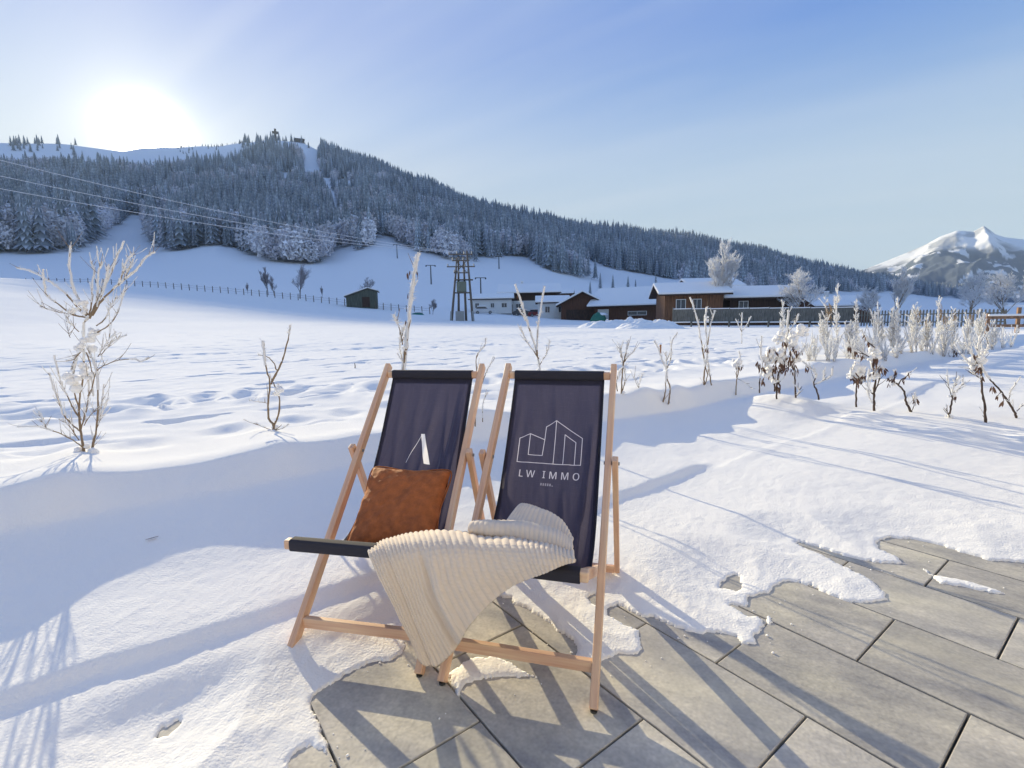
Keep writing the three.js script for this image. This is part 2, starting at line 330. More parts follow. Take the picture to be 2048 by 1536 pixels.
// the mountain beyond: for bearings across the view, distance and height on the slope
const slopes = [
  [-700, [[160, 545], [250, 520], [330, 500], [600, 420], [1100, 320], [1400, 290], [1800, 320]]],
  [0, [[170, 569], [250, 540], [330, 505], [600, 420], [1100, 320], [1400, 287], [1800, 315]]],
  [150, [[165, 575], [250, 545], [330, 502], [600, 425], [1100, 324], [1420, 291], [1800, 320]]],
  [250, [[160, 580], [250, 548], [350, 503], [600, 436], [1100, 327], [1420, 305], [1800, 335]]],
  [300, [[160, 583], [250, 550], [350, 507], [600, 437], [1100, 327], [1420, 298], [1800, 330]]],
  [340, [[155, 585], [250, 550], [340, 506], [600, 434], [1080, 325], [1400, 296], [1800, 320]]],
  [420, [[150, 589], [250, 548], [330, 500], [600, 430], [1050, 322], [1380, 294], [1800, 320]]],
  [500, [[145, 592], [220, 565], [290, 528], [600, 432], [1000, 322], [1260, 288], [1700, 330]]],
  [553, [[140, 595], [210, 568], [290, 530], [600, 436], [1000, 326], [1250, 281], [1600, 330]]],
  [610, [[135, 599], [200, 572], [290, 532], [600, 434], [1000, 338], [1250, 288], [1600, 340]]],
  [650, [[130, 602], [200, 572], [300, 528], [600, 432], [1000, 348], [1230, 306], [1600, 350]]],
  [740, [[125, 606], [200, 568], [320, 505], [400, 470], [700, 402], [1000, 352], [1150, 334], [1500, 380]]],
  [860, [[115, 625], [160, 602], [250, 552], [350, 507], [600, 452], [900, 398], [1050, 380], [1400, 420]]],
  [960, [[110, 633], [180, 603], [260, 562], [380, 514], [600, 472], [900, 428], [1000, 421], [1400, 455]]],
  [1060, [[120, 637], [200, 605], [300, 562], [420, 516], [650, 478], [900, 452], [980, 448], [1400, 480]]],
  [1200, [[140, 636], [220, 610], [350, 572], [480, 552], [700, 512], [1000, 474], [1080, 467], [1500, 500]]],
  [1360, [[150, 634], [250, 612], [400, 584], [550, 566], [800, 524], [1150, 486], [1200, 482], [1600, 510]]],
  [1500, [[160, 631], [300, 614], [500, 592], [800, 552], [1200, 511], [1250, 507], [1700, 530]]],
  [1650, [[160, 629], [400, 613], [700, 592], [1100, 563], [1350, 545], [1800, 565]]],
  [1760, [[160, 628], [400, 616], [800, 597], [1300, 570], [1500, 566], [2000, 575]]],
  [1900, [[160, 626], [400, 616], [900, 602], [1500, 590], [2000, 592]]],
  [2048, [[160, 624], [400, 616], [900, 608], [1600, 605], [2000, 606]]],
  [2500, [[160, 616], [900, 606], [2000, 603]]],
].map(([px, list]) => {
  const s = sightLine(px, 380);
  return [Math.atan2(s.x, -s.z), list.map(([d, py]) => { const q = sightLine(px, py); return [d, camera.position.y + d * q.y / Math.hypot(q.x, q.z)]; })];
});
for (const s of slopes) { const l = s[1][s[1].length - 1]; s[1].push([3200, Math.min(l[1], 60)]); }
function mountainHeight(az, d) {
  let k = 0; while (k < slopes.length - 2 && az > slopes[k + 1][0]) k++;
  const t = clamp((az - slopes[k][0]) / (slopes[k + 1][0] - slopes[k][0]), 0, 1);
  const a = knots(slopes[k][1], d), b = knots(slopes[k + 1][1], d);
  return lerp(a, b, t * t * (3 - 2 * t) * 0.5 + t * 0.5);
}
const behind = x => sstep(1.15, 2.2, Math.abs(x));
function groundHeight(x, z) {
  const d = Math.hypot(x, z), az = Math.atan2(x, -z);
  const t = sstep(95, 165, d);
  let h = 0;
  if (t < 1) h += (1 - t) * nearHeight(x, z);
  if (t > 0) {
    const m = mountainHeight(az, d) + (0.4 + 5.5 * sstep(250, 700, d)) * fbm(x * 0.008, 1.7, z * 0.008, 4) * sstep(120, 300, d) * (1 - 0.8 * sstep(1150, 1400, d));
    h += t * lerp(m, meadow(x, z), behind(az));
  }
  return h;
}
// rings of ground round the terrace, finer where it is near
const azs = []; for (let a = -178.5; a < -58; a += 4) azs.push(a); for (let a = -58; a <= 58; a += 0.2) azs.push(a); for (let a = 61; a <= 180; a += 4) azs.push(a);
azs.push(181.5);
const rings = []; for (let d = 0.55; d < 24; d *= 1.0062) rings.push(d); for (let d = 24; d < 130; d *= 1.0125) rings.push(d);
const farRings = [rings[rings.length - 1]]; while (farRings[farRings.length - 1] < 3200) farRings.push(farRings[farRings.length - 1] * 1.026);
function ringMesh(ds, drop) {
  const nA = azs.length, p = new Float32Array(nA * ds.length * 3), uv = new Float32Array(nA * ds.length * 2), idx = []; let o = 0, q = 0;
  for (const d of ds) for (const a of azs) {
    const x = Math.sin(rad(a)) * d, z = -Math.cos(rad(a)) * d;
    p[o++] = x; p[o++] = groundHeight(x, z); p[o++] = z; uv[q++] = x; uv[q++] = z;
  }
  for (let j = 0; j < ds.length - 1; j++) for (let i = 0; i < nA - 1; i++) {
    const a = j * nA + i, b = a + 1, c = a + nA, d = c + 1;
    if (drop && Math.max(p[a * 3 + 1], p[b * 3 + 1], p[c * 3 + 1], p[d * 3 + 1]) < -0.012 && ds[j] < 6) continue;
    idx.push(a, b, d, a, d, c);
  }
  const g = new THREE.BufferGeometry();
  g.setAttribute('position', new THREE.BufferAttribute(p, 3)); g.setAttribute('uv', new THREE.BufferAttribute(uv, 2)); g.setIndex(idx); g.computeVertexNormals();
  return g;
}
// ---- bushes are planted along these lines; their base mounds are known before the ground is laid
crestBumps.push([-0.42, 0.05, 0.16], [0.72, 0.035, 0.14], [2.25, 0.09, 0.28], [4.0, 0.05, 0.2], [4.6, 0.05, 0.2], [5.2, 0.05, 0.2], [6.0, 0.04, 0.2], [8, 0.06, 0.3], [9.2, 0.06, 0.3], [10.6, 0.07, 0.4], [12.4, 0.06, 0.4]);
structure('snow_covered_ground', ringMesh(rings, true), M.snow);
structure('mountain_slope', ringMesh(farRings, false), M.farSnow);

// ---------------------------------------------------------------- the terrace: slabs laid in half bond
{
  const terrace = structure('terrace_paving');
  const bed = new THREE.BoxGeometry(7.4, 0.06, 3.5); bed.applyMatrix4(new THREE.Matrix4().makeBasis(new THREE.Vector3(VX, 0, VZ), new THREE.Vector3(0, 1, 0), new THREE.Vector3(-UX, 0, -UZ)));
  const [bx, bz] = fromUV(0.25, 1.9); bed.translate(bx, -0.062, bz);
  part('gravel_bed', bed, M.bed, terrace);
  const L = 0.6035, W = 0.4015, joint = 0.0075, variants = [], rnd = rng(11);
  for (let k = 0; k < 9; k++) {
    const s = new THREE.Shape(), w = (L - joint) / 2 - 0.003, d = (W - joint) / 2 - 0.003;
    s.moveTo(-w, -d); s.lineTo(w, -d); s.lineTo(w, d); s.lineTo(-w, d); s.closePath();
    const g = new THREE.ExtrudeGeometry(s, { depth: 0.034, bevelEnabled: true, bevelThickness: 0.003, bevelSize: 0.003, bevelSegments: 2 });
    const uv = g.attributes.uv, ou = rnd(), ov = rnd(), flip = rnd() > 0.5 ? -1 : 1;
    for (let i = 0; i < uv.count; i++) uv.setXY(i, ou + flip * uv.getX(i) * 0.62, ov + flip * uv.getY(i) * 0.62);
    g.translate(0, 0, -0.037);
    g.applyMatrix4(new THREE.Matrix4().makeBasis(new THREE.Vector3(UX, 0, UZ), new THREE.Vector3(-VX, 0, -VZ), new THREE.Vector3(0, 1, 0)));
    variants.push(g);
  }
  const tones = [0.92, 1.0, 1.08, 0.97, 1.04].map(k => { const m = M.slab.clone(); m.color.setRGB(k, k, k); return m; });
  for (let j = -5; j <= 10; j++) for (let i = -3; i <= 3; i++) {
    const v = 0.74 + 0.4015 * (j + 0.5), odd = ((j % 2) + 2) % 2, u = (odd ? 1.174 : 0.872) - L / 2 + L * i;   // joints measured on the terrace
    if (u > 1.95 || u < -1.35) continue;
    const [x, z] = fromUV(u, v), m = part('slab', variants[Math.floor(rnd() * 9)], tones[Math.floor(rnd() * 5)], terrace);
    m.position.set(x, (rnd() - 0.5) * 0.0016, z); m.rotation.set((rnd() - 0.5) * 0.002, (rnd() - 0.5) * 0.003, (rnd() - 0.5) * 0.002);
  }
}

// ---------------------------------------------------------------- the house whose terrace this is: its sunlit front stands behind the camera
{
  const uWall = -4.5, v0 = -8, v1 = 11, H = 6.2, L = v1 - v0, [hx, hz] = fromUV(uWall, (v0 + v1) / 2);
  const t = thing('terrace_house', 'sunlit cream plastered house front facing the terrace from behind the viewer', 'house', [hx, 0, hz], Math.atan2(UX, UZ));
  const s = new THREE.Shape(); s.moveTo(-L / 2, -0.1); s.lineTo(L / 2, -0.1); s.lineTo(L / 2, H); s.lineTo(-L / 2, H); s.closePath();
  const holes = []; for (let k = 0; k < 4; k++) { holes.push([-L / 2 + 2.4 + k * 4.75, 0.12, 2.0, 2.15]); holes.push([-L / 2 + 2.7 + k * 4.75, 3.7, 1.4, 1.5]); }
  for (const [x, y, w, h] of holes) { const q = new THREE.Path(); q.moveTo(x - w / 2, y); q.lineTo(x + w / 2, y); q.lineTo(x + w / 2, y + h); q.lineTo(x - w / 2, y + h); q.closePath(); s.holes.push(q); }
  const wall = new THREE.ExtrudeGeometry(s, { depth: 0.4, bevelEnabled: false }); wall.translate(0, 0, -0.4); part('front_wall', wall, M.facade, t);
  for (const [x, y, w, h] of holes) {
    const f = part('window', mergeGeometries([matrixBox(w, 0.08, 0.08, x, y + 0.04, -0.15), matrixBox(w, 0.08, 0.08, x, y + h - 0.04, -0.15), matrixBox(0.08, h - 0.16, 0.08, x - w / 2 + 0.04, y + h / 2, -0.15), matrixBox(0.08, h - 0.16, 0.08, x + w / 2 - 0.04, y + h / 2, -0.15), matrixBox(0.07, h - 0.16, 0.07, x, y + h / 2, -0.15)]), M.darkMetal, t);
    for (const k of [-1, 1]) part('pane', matrixBox(w / 2 - 0.12, h - 0.16, 0.02, x + k * w / 4, y + h / 2, -0.16), M.glass, f);
  }
  part('side_wall', matrixBox(0.4, H + 0.1, 9, -L / 2 + 0.2, H / 2 - 0.05, -4.9), M.facade, t); part('side_wall', matrixBox(0.4, H + 0.1, 9, L / 2 - 0.2, H / 2 - 0.05, -4.9), M.facade, t);
  const r = part('roof', matrixBox(L + 1.6, 0.22, 11.2, 0, H + 0.13, -4.6), M.darkWood, t); part('roof_snow', new RoundedBoxGeometry(L + 1.5, 0.35, 11.1, 2, 0.12).translate(0, H + 0.44, -4.6), M.looseSnow, r);
}

// crumbs of snow left on the slabs beside the melting edge
{
  const g = new Tubes(), rnd = rng(616); let n = 0;
  for (let k = 0; k < 6000 && n < 90; k++) { const u = lerp(-0.4, 1.9, rnd()), v = lerp(0.2, 3.6, rnd()), e = snowEdge(u, v); if (e > -0.008 || e < -0.09 || rnd() < 0.5) continue; const [x, z] = fromUV(u, v), r = 0.002 + 0.005 * rnd() * rnd(); g.blob(new THREE.Vector3(x, r * 0.4, z), r, rnd, 0.7, 0); n++; }
  const m = new THREE.Mesh(g.geometry(), M.looseSnow); m.name = 'snow_crumbs'; m.userData = { kind: 'stuff', label: 'scattered crumbs of snow on the slabs along the melting edge', category: 'snow' }; m.castShadow = m.receiveShadow = true; scene.add(m);
}

// ================================================================ DECK CHAIRS
// profile of a chair seen from the side: z runs to the front, y up, the front feet at 0
const RAIL_TOP = [-0.924, 0.989], SEAT_BAR = [-0.009, 0.443], REAR = [-0.862, 0.018], STRUT_TOP = [-0.578, 0.645];
const clothProfile = [[-0.905, 0.972], [-0.80, 0.795], [-0.685, 0.615], [-0.57, 0.462], [-0.45, 0.352], [-0.33, 0.305], [-0.22, 0.315], [-0.11, 0.378], [-0.03, 0.438]];
const clothCurve = new THREE.CatmullRomCurve3(clothProfile.map(([z, y]) => new THREE.Vector3(0, y, z)), false, 'centripetal');
const CLOTH_LONG = clothCurve.getLength();
const hemMat = new THREE.MeshStandardMaterial({ color: C(0.022, 0.022, 0.036), roughness: 0.85, bumpMap: weaveBump, bumpScale: 0.0006 });
function clothPoint(x, t, folds) {
  const p = clothCurve.getPointAt(clamp(t, 0, 1)), g = clothCurve.getTangentAt(clamp(t, 0, 1)), n = new THREE.Vector3(0, -g.z, g.y).multiplyScalar(-1);
  if (n.z < 0 && t < 0.6) n.multiplyScalar(-1);
  const k = Math.sin(Math.PI * clamp(t * 1.02, 0, 1));
  const w = folds(x, t) * k - 0.012 * Math.cos(x / 0.21 * Math.PI / 2) * k;
  return p.addScaledVector(n, w).add(new THREE.Vector3(x, 0, 0));
}
function clothSheet(x0, x1, t0, t1, nx, nt, folds, lift = 0) {
  const p = [], uv = [], idx = [];
  for (let j = 0; j <= nt; j++) for (let i = 0; i <= nx; i++) {
    const x = lerp(x0, x1, i / nx), t = lerp(t0, t1, j / nt), q = clothPoint(x, t, folds);
    if (lift) { const e = clothPoint(x, Math.min(1, t + 0.01), folds).sub(clothPoint(x, Math.max(0, t - 0.01), folds)).normalize(); q.add(new THREE.Vector3(1, 0, 0).cross(e).normalize().multiplyScalar(lift)); }
    p.push(q.x, q.y, q.z); uv.push(0.5 + x / 0.42, 1 - t);
  }
  for (let j = 0; j < nt; j++) for (let i = 0; i < nx; i++) { const a = j * (nx + 1) + i, b = a + 1, c = a + nx + 1, d = c + 1; idx.push(a, c, b, b, c, d); }
  const g = new THREE.BufferGeometry(); g.setAttribute('position', new THREE.Float32BufferAttribute(p, 3)); g.setAttribute('uv', new THREE.Float32BufferAttribute(uv, 2)); g.setIndex(idx); g.computeVertexNormals(); return g;
}
function printedCloth(draw) {   // dark canvas with a white print
  const c = document.createElement('canvas'); c.width = 1024; c.height = 2048; const g = c.getContext('2d');
  g.fillStyle = 'rgb(74,73,95)'; g.fillRect(0, 0, 1024, 2048);
  // slubs in the yarn
  const rnd = rng(5); for (let k = 0; k < 5200; k++) { const v = rnd() > 0.5 ? 255 : 0; g.fillStyle = `rgba(${v},${v},${v},${0.02 + 0.03 * rnd()})`; if (rnd() > 0.5) g.fillRect(rnd() * 1024, rnd() * 2048, 1.5, 20 + rnd() * 80); else g.fillRect(rnd() * 1024, rnd() * 2048, 20 + rnd() * 60, 1.5); }
  draw(g);
  const t = new THREE.CanvasTexture(c); t.colorSpace = THREE.SRGBColorSpace; t.anisotropy = 8; return t;
}
const wb = weaveBump.clone(); wb.repeat.set(7, 20); wb.needsUpdate = true;
const clothMat = map => new THREE.MeshPhysicalMaterial({ map, roughness: 0.9, transmission: 0.55, thickness: 0, side: THREE.DoubleSide, bumpMap: wb, bumpScale: 0.0005, specularIntensity: 0.3 });
function deckChair(label, pos, yaw, map, folds) {
  const t = thing('deck_chair', label, 'deck chair', pos, -yaw, 'two wooden deck chairs');
  const X = 0.255, XB = 0.214, XS = 0.2835;
  for (const s of [-1, 1]) {
    const r = part('long_rail', bar([s * X, 0.006, 0], [s * X, RAIL_TOP[1] + 0.012, RAIL_TOP[0] - 0.011], 0.027, 0.04), M.beech, t);
    const peg = new THREE.CylinderGeometry(0.007, 0.007, 0.064, 10); peg.rotateZ(Math.PI / 2); peg.translate(s * (X + 0.014), 0.632, -0.588);
    part('pivot_bolt', peg, M.greyMetal, r);
    const foot = new THREE.CylinderGeometry(0.0115, 0.0115, 0.007, 12); foot.translate(s * X, 0.0032, -0.0015); part('foot_pad', foot, M.darkMetal, r);
    part('seat_rail', bar([s * XB, SEAT_BAR[1] - 0.012, SEAT_BAR[0] - 0.022], [s * XB, REAR[1] + 0.012, REAR[0]], 0.024, 0.038), M.beech, t);
    part('prop_strut', bar([s * XS, STRUT_TOP[1] + 0.014, STRUT_TOP[0] + 0.012], [s * XS, 0.004, REAR[0] - 0.008], 0.024, 0.034), M.beech, t);
  }
  part('top_bar', bar([-X + 0.012, 0.958, -0.896], [X - 0.012, 0.958, -0.896], 0.03, 0.036, 0.008), M.beech, t);
  part('front_stretcher', bar([-X + 0.012, 0.092, -0.086], [X - 0.012, 0.092, -0.086], 0.024, 0.04), M.beech, t);
  part('seat_bar', bar([-0.238, SEAT_BAR[1], SEAT_BAR[0]], [0.238, SEAT_BAR[1], SEAT_BAR[0]], 0.032, 0.034, 0.006), M.beech, t);
  part('rear_bar', bar([-XS + 0.01, 0.05, REAR[0] + 0.034], [XS - 0.01, 0.05, REAR[0] + 0.034], 0.022, 0.034), M.beech, t);
  const cloth = part('canvas_seat', clothSheet(-0.205, 0.205, 0.012, 0.985, 120, 150, folds), clothMat(map), t);
  for (const s of [-1, 1]) part('side_hem', clothSheet(s * 0.205 - 0.010, s * 0.205 + 0.010, 0.012, 0.985, 4, 120, folds, 0.0022), hemMat, cloth);
  const sleeve = (z, y, r, sq) => { const g = new THREE.CylinderGeometry(r, r, 0.424, 20, 1); g.rotateZ(Math.PI / 2); const ps = g.attributes.position; for (let i = 0; i < ps.count; i++) { const a = Math.atan2(ps.getY(i), ps.getZ(i)), k = 1 / Math.pow(Math.pow(Math.abs(Math.cos(a)), sq) + Math.pow(Math.abs(Math.sin(a)), sq), 1 / sq); if (Math.hypot(ps.getY(i), ps.getZ(i)) > 1e-4) { ps.setY(i, Math.sin(a) * r * k); ps.setZ(i, Math.cos(a) * r * k); } } g.computeVertexNormals(); g.translate(0, y, z); return g; };
  part('top_sleeve', sleeve(-0.896, 0.958, 0.0225, 5), hemMat, cloth);
  part('top_seam', clothSheet(-0.2115, 0.2115, 0.0, 0.052, 30, 8, folds, 0.0026), hemMat, cloth);
  part('seat_sleeve', sleeve(SEAT_BAR[0], SEAT_BAR[1], 0.0215, 6), hemMat, cloth);
  return t;
}
// prints: measured across and down the cloth, in its own thousandths
const letterMark = printedCloth(g => {
  g.strokeStyle = 'rgb(236,236,244)'; g.fillStyle = 'rgb(240,240,246)';
  g.lineWidth = 5; g.beginPath(); g.moveTo(506, 552); g.lineTo(372, 790); g.stroke();
  g.beginPath(); g.moveTo(490, 548); g.lineTo(540, 548); g.lineTo(652, 790); g.lineTo(588, 790); g.closePath(); g.fill();
});
const houseMark = printedCloth(g => {
  g.strokeStyle = 'rgb(205,205,222)'; g.lineWidth = 7.5; g.lineJoin = 'round'; g.lineCap = 'round';
  const line = pts => { g.beginPath(); pts.forEach(([x, y], k) => k ? g.lineTo(x, y) : g.moveTo(x, y)); g.stroke(); };
  g.translate(-50, 400); g.scale(1, 0.655); g.translate(0, -470);
  line([[185, 980], [185, 700], [300, 640], [465, 700]]);
  line([[300, 640], [300, 890], [455, 890], [465, 700]]);
  line([[465, 715], [470, 545], [582, 470], [880, 668], [880, 980], [185, 980]]);
  line([[582, 470], [582, 980]]);
  line([[688, 980], [688, 632], [812, 718], [812, 980]]);
  g.fillStyle = 'rgb(205,205,222)'; g.font = '112px sans-serif'; g.textBaseline = 'alphabetic';
  const word = 'LW IMMO'; let x = 214; for (const ch of word) { g.fillText(ch, x, 1150); x += g.measureText(ch).width + (ch === ' ' ? 20 : 30); }
  g.fillStyle = 'rgba(190,190,208,0.62)'; for (let k = 0; k < 6; k++) { g.fillRect(470 + k * 24, 1206 + (k === 5 ? 18 : 0), 15, k === 5 ? 10 : 28); }
});
const ridge = (x, t, list) => { let h = 0; for (const [a, b, t0, t1, amp, w] of list) { const k = clamp((t - t0) / (t1 - t0), 0, 1), m = Math.sin(Math.PI * k); if (t > t0 && t < t1) h += 1.4 * amp * Math.sqrt(m) * Math.exp(-Math.pow((x - lerp(a, b, k)) / w, 2)); } return h; };
const foldsA = (x, t) => 0.016 * Math.sin((x * 34) + t * 7) * sstep(0.0, 0.14, x + 0.05) * (0.4 + t) + 0.013 * fbm(x * 14 + t * 3, t * 3.0, 1.5, 3) + 0.008 * Math.sin(x * 52 + t * 15) * sstep(-0.1, 0.2, x) * sstep(0.05, 0.4, t) + ridge(x, t, [[0.19, 0.06, 0.02, 0.8, 0.012, 0.014], [0.15, 0.11, 0.03, 0.7, -0.011, 0.012], [0.10, 0.14, 0.05, 0.75, 0.010, 0.012], [0.05, 0.0, 0.02, 0.6, 0.008, 0.016], [-0.06, -0.03, 0.0, 0.5, 0.007, 0.02], [-0.15, -0.10, 0.02, 0.6, 0.007, 0.018], [0.19, 0.17, 0.1, 0.7, 0.012, 0.01]]);
const foldsB = (x, t) => 0.013 * fbm(x * 13 - t * 2, t * 3, 6.5, 3) + 0.009 * Math.sin((x + t * 0.3) * 46) * sstep(0.35, 0.9, t) * sstep(0.02, 0.2, x) + 0.007 * Math.sin((x - t * 0.35) * 42 + 1) * sstep(0.4, 0.9, t) * sstep(0.02, 0.2, -x) + 0.004 * Math.sin(x * 60) * sstep(0.3, 0.02, t) + ridge(x, t, [[-0.02, 0.01, 0.0, 0.25, 0.007, 0.014], [0.18, 0.12, 0.2, 0.95, 0.011, 0.014], [0.2, 0.17, 0.15, 0.8, -0.01, 0.012], [0.06, 0.12, 0.45, 0.95, 0.01, 0.014], [-0.2, -0.08, 0.4, 0.9, 0.012, 0.016], [-0.16, -0.2, 0.1, 0.7, 0.008, 0.014], [-0.2, -0.02, 0.5, 0.85, -0.010, 0.014]]);
const chairA = deckChair('deck chair with a rust cushion and a letter A print, left of the pair', [-0.589, 0.0, -1.634], 0.206, letterMark, foldsA);
const chairB = deckChair('deck chair with a white house outline and LW IMMO printed on its canvas', [-0.007, 0.004, -1.472], 0.26, houseMark, foldsB);
const chairPoint = (c, x, y, z) => new THREE.Vector3(x, y, z).applyAxisAngle(new THREE.Vector3(0, 1, 0), c.rotation.y).add(c.position);

// ---------------------------------------------------------------- the rust velvet cushion on the left chair
{
  const n = 72, p = [], idx = [], uv = [], rnd = rng(3);
  const half = 0.188, thick = 0.062;
  for (const side of [1, -1]) for (let j = 0; j <= n; j++) for (let i = 0; i <= n; i++) {
    const a = i / n * 2 - 1, b = j / n * 2 - 1, ea = Math.sqrt(Math.max(0, 1 - Math.pow(Math.abs(a), 3.2))), eb = Math.sqrt(Math.max(0, 1 - Math.pow(Math.abs(b), 3.2)));
    const x = half * a * (1 - 0.05 * (1 - b * b)), y = half * 1.03 * b * (1 - 0.055 * (1 - a * a));
    const body = Math.pow(ea * eb, 0.8), edge = 0.018 * Math.pow(1 - Math.max(Math.abs(a), Math.abs(b)), 0.3);
    const crease = (0.011 * fbm(a * 2.6 + side, b * 2.6, 4.2, 4) + 0.004 * fbm(a * 9, b * 9, 2.2 * side, 3)) * Math.min(1, body * 2.5);
    p.push(x + 0.006 * perlin.noise(b * 4, 3, side) * Math.abs(a), y + 0.005 * perlin.noise(a * 4, 7, side) * Math.abs(b), side * (thick * body * (1 - 0.1 * b) + edge * 0.2) + side * crease);
    uv.push(a * 0.5, b * 0.5);
  }
  const N = (n + 1) * (n + 1);
  for (let s = 0; s < 2; s++) for (let j = 0; j < n; j++) for (let i = 0; i < n; i++) { const a = s * N + j * (n + 1) + i, b = a + 1, c = a + n + 1, d = c + 1; if (s === 0) idx.push(a, b, d, a, d, c); else idx.push(a, d, b, a, c, d); }
  const g = new THREE.BufferGeometry(); g.setAttribute('position', new THREE.Float32BufferAttribute(p, 3)); g.setAttribute('uv', new THREE.Float32BufferAttribute(uv, 2)); g.setIndex(idx); g.computeVertexNormals();
  const pile = (() => { const n1 = tile((u, v) => fbm(u * 7, v * 7, 3.1, 4)), n2 = tile((u, v) => fbm(u * 40, v * 40, 1.1, 2)); return dataTexture(256, (u, v) => { const f = clamp(1 + 0.75 * n1(u, v) + 0.25 * n2(u, v), 0.45, 1.6); return lin(0.37 * f, 0.108 * f, 0.026 * f); }); })();
  pile.repeat.set(1.5, 1.5);
  const velvet = new THREE.MeshPhysicalMaterial({ map: pile, roughness: 0.75, sheen: 1, sheenColor: C(0.95, 0.5, 0.2), sheenRoughness: 0.45, bumpMap: snowGrain, bumpScale: 0.0012 });
  const c = thing('cushion', 'rust brown velvet cushion leaning on the left deck chair', 'cushion');
  part('cover', g, velvet, c);
  const seam = new THREE.TubeGeometry(new THREE.CatmullRomCurve3([[-1, -1], [0, -0.945], [1, -1], [0.95, 0], [1, 1], [0, 0.945], [-1, 1], [-0.95, 0]].map(([a, b]) => new THREE.Vector3(half * a * 0.995, half * 1.03 * b * 0.995, 0)), true, 'catmullrom', 0.35), 120, 0.0032, 6, true);
  part('seam_piping', seam, velvet, c);
  const up = new THREE.Vector3(0, 0.30, -0.31).normalize(), q = chairPoint(chairA, 0.012, 0.425, -0.425);
  c.quaternion.setFromRotationMatrix(new THREE.Matrix4().makeBasis(new THREE.Vector3(1, 0, 0), up, new THREE.Vector3(1, 0, 0).cross(up))).premultiply(new THREE.Quaternion().setFromAxisAngle(new THREE.Vector3(0, 1, 0), chairA.rotation.y));
  c.position.copy(q);
}

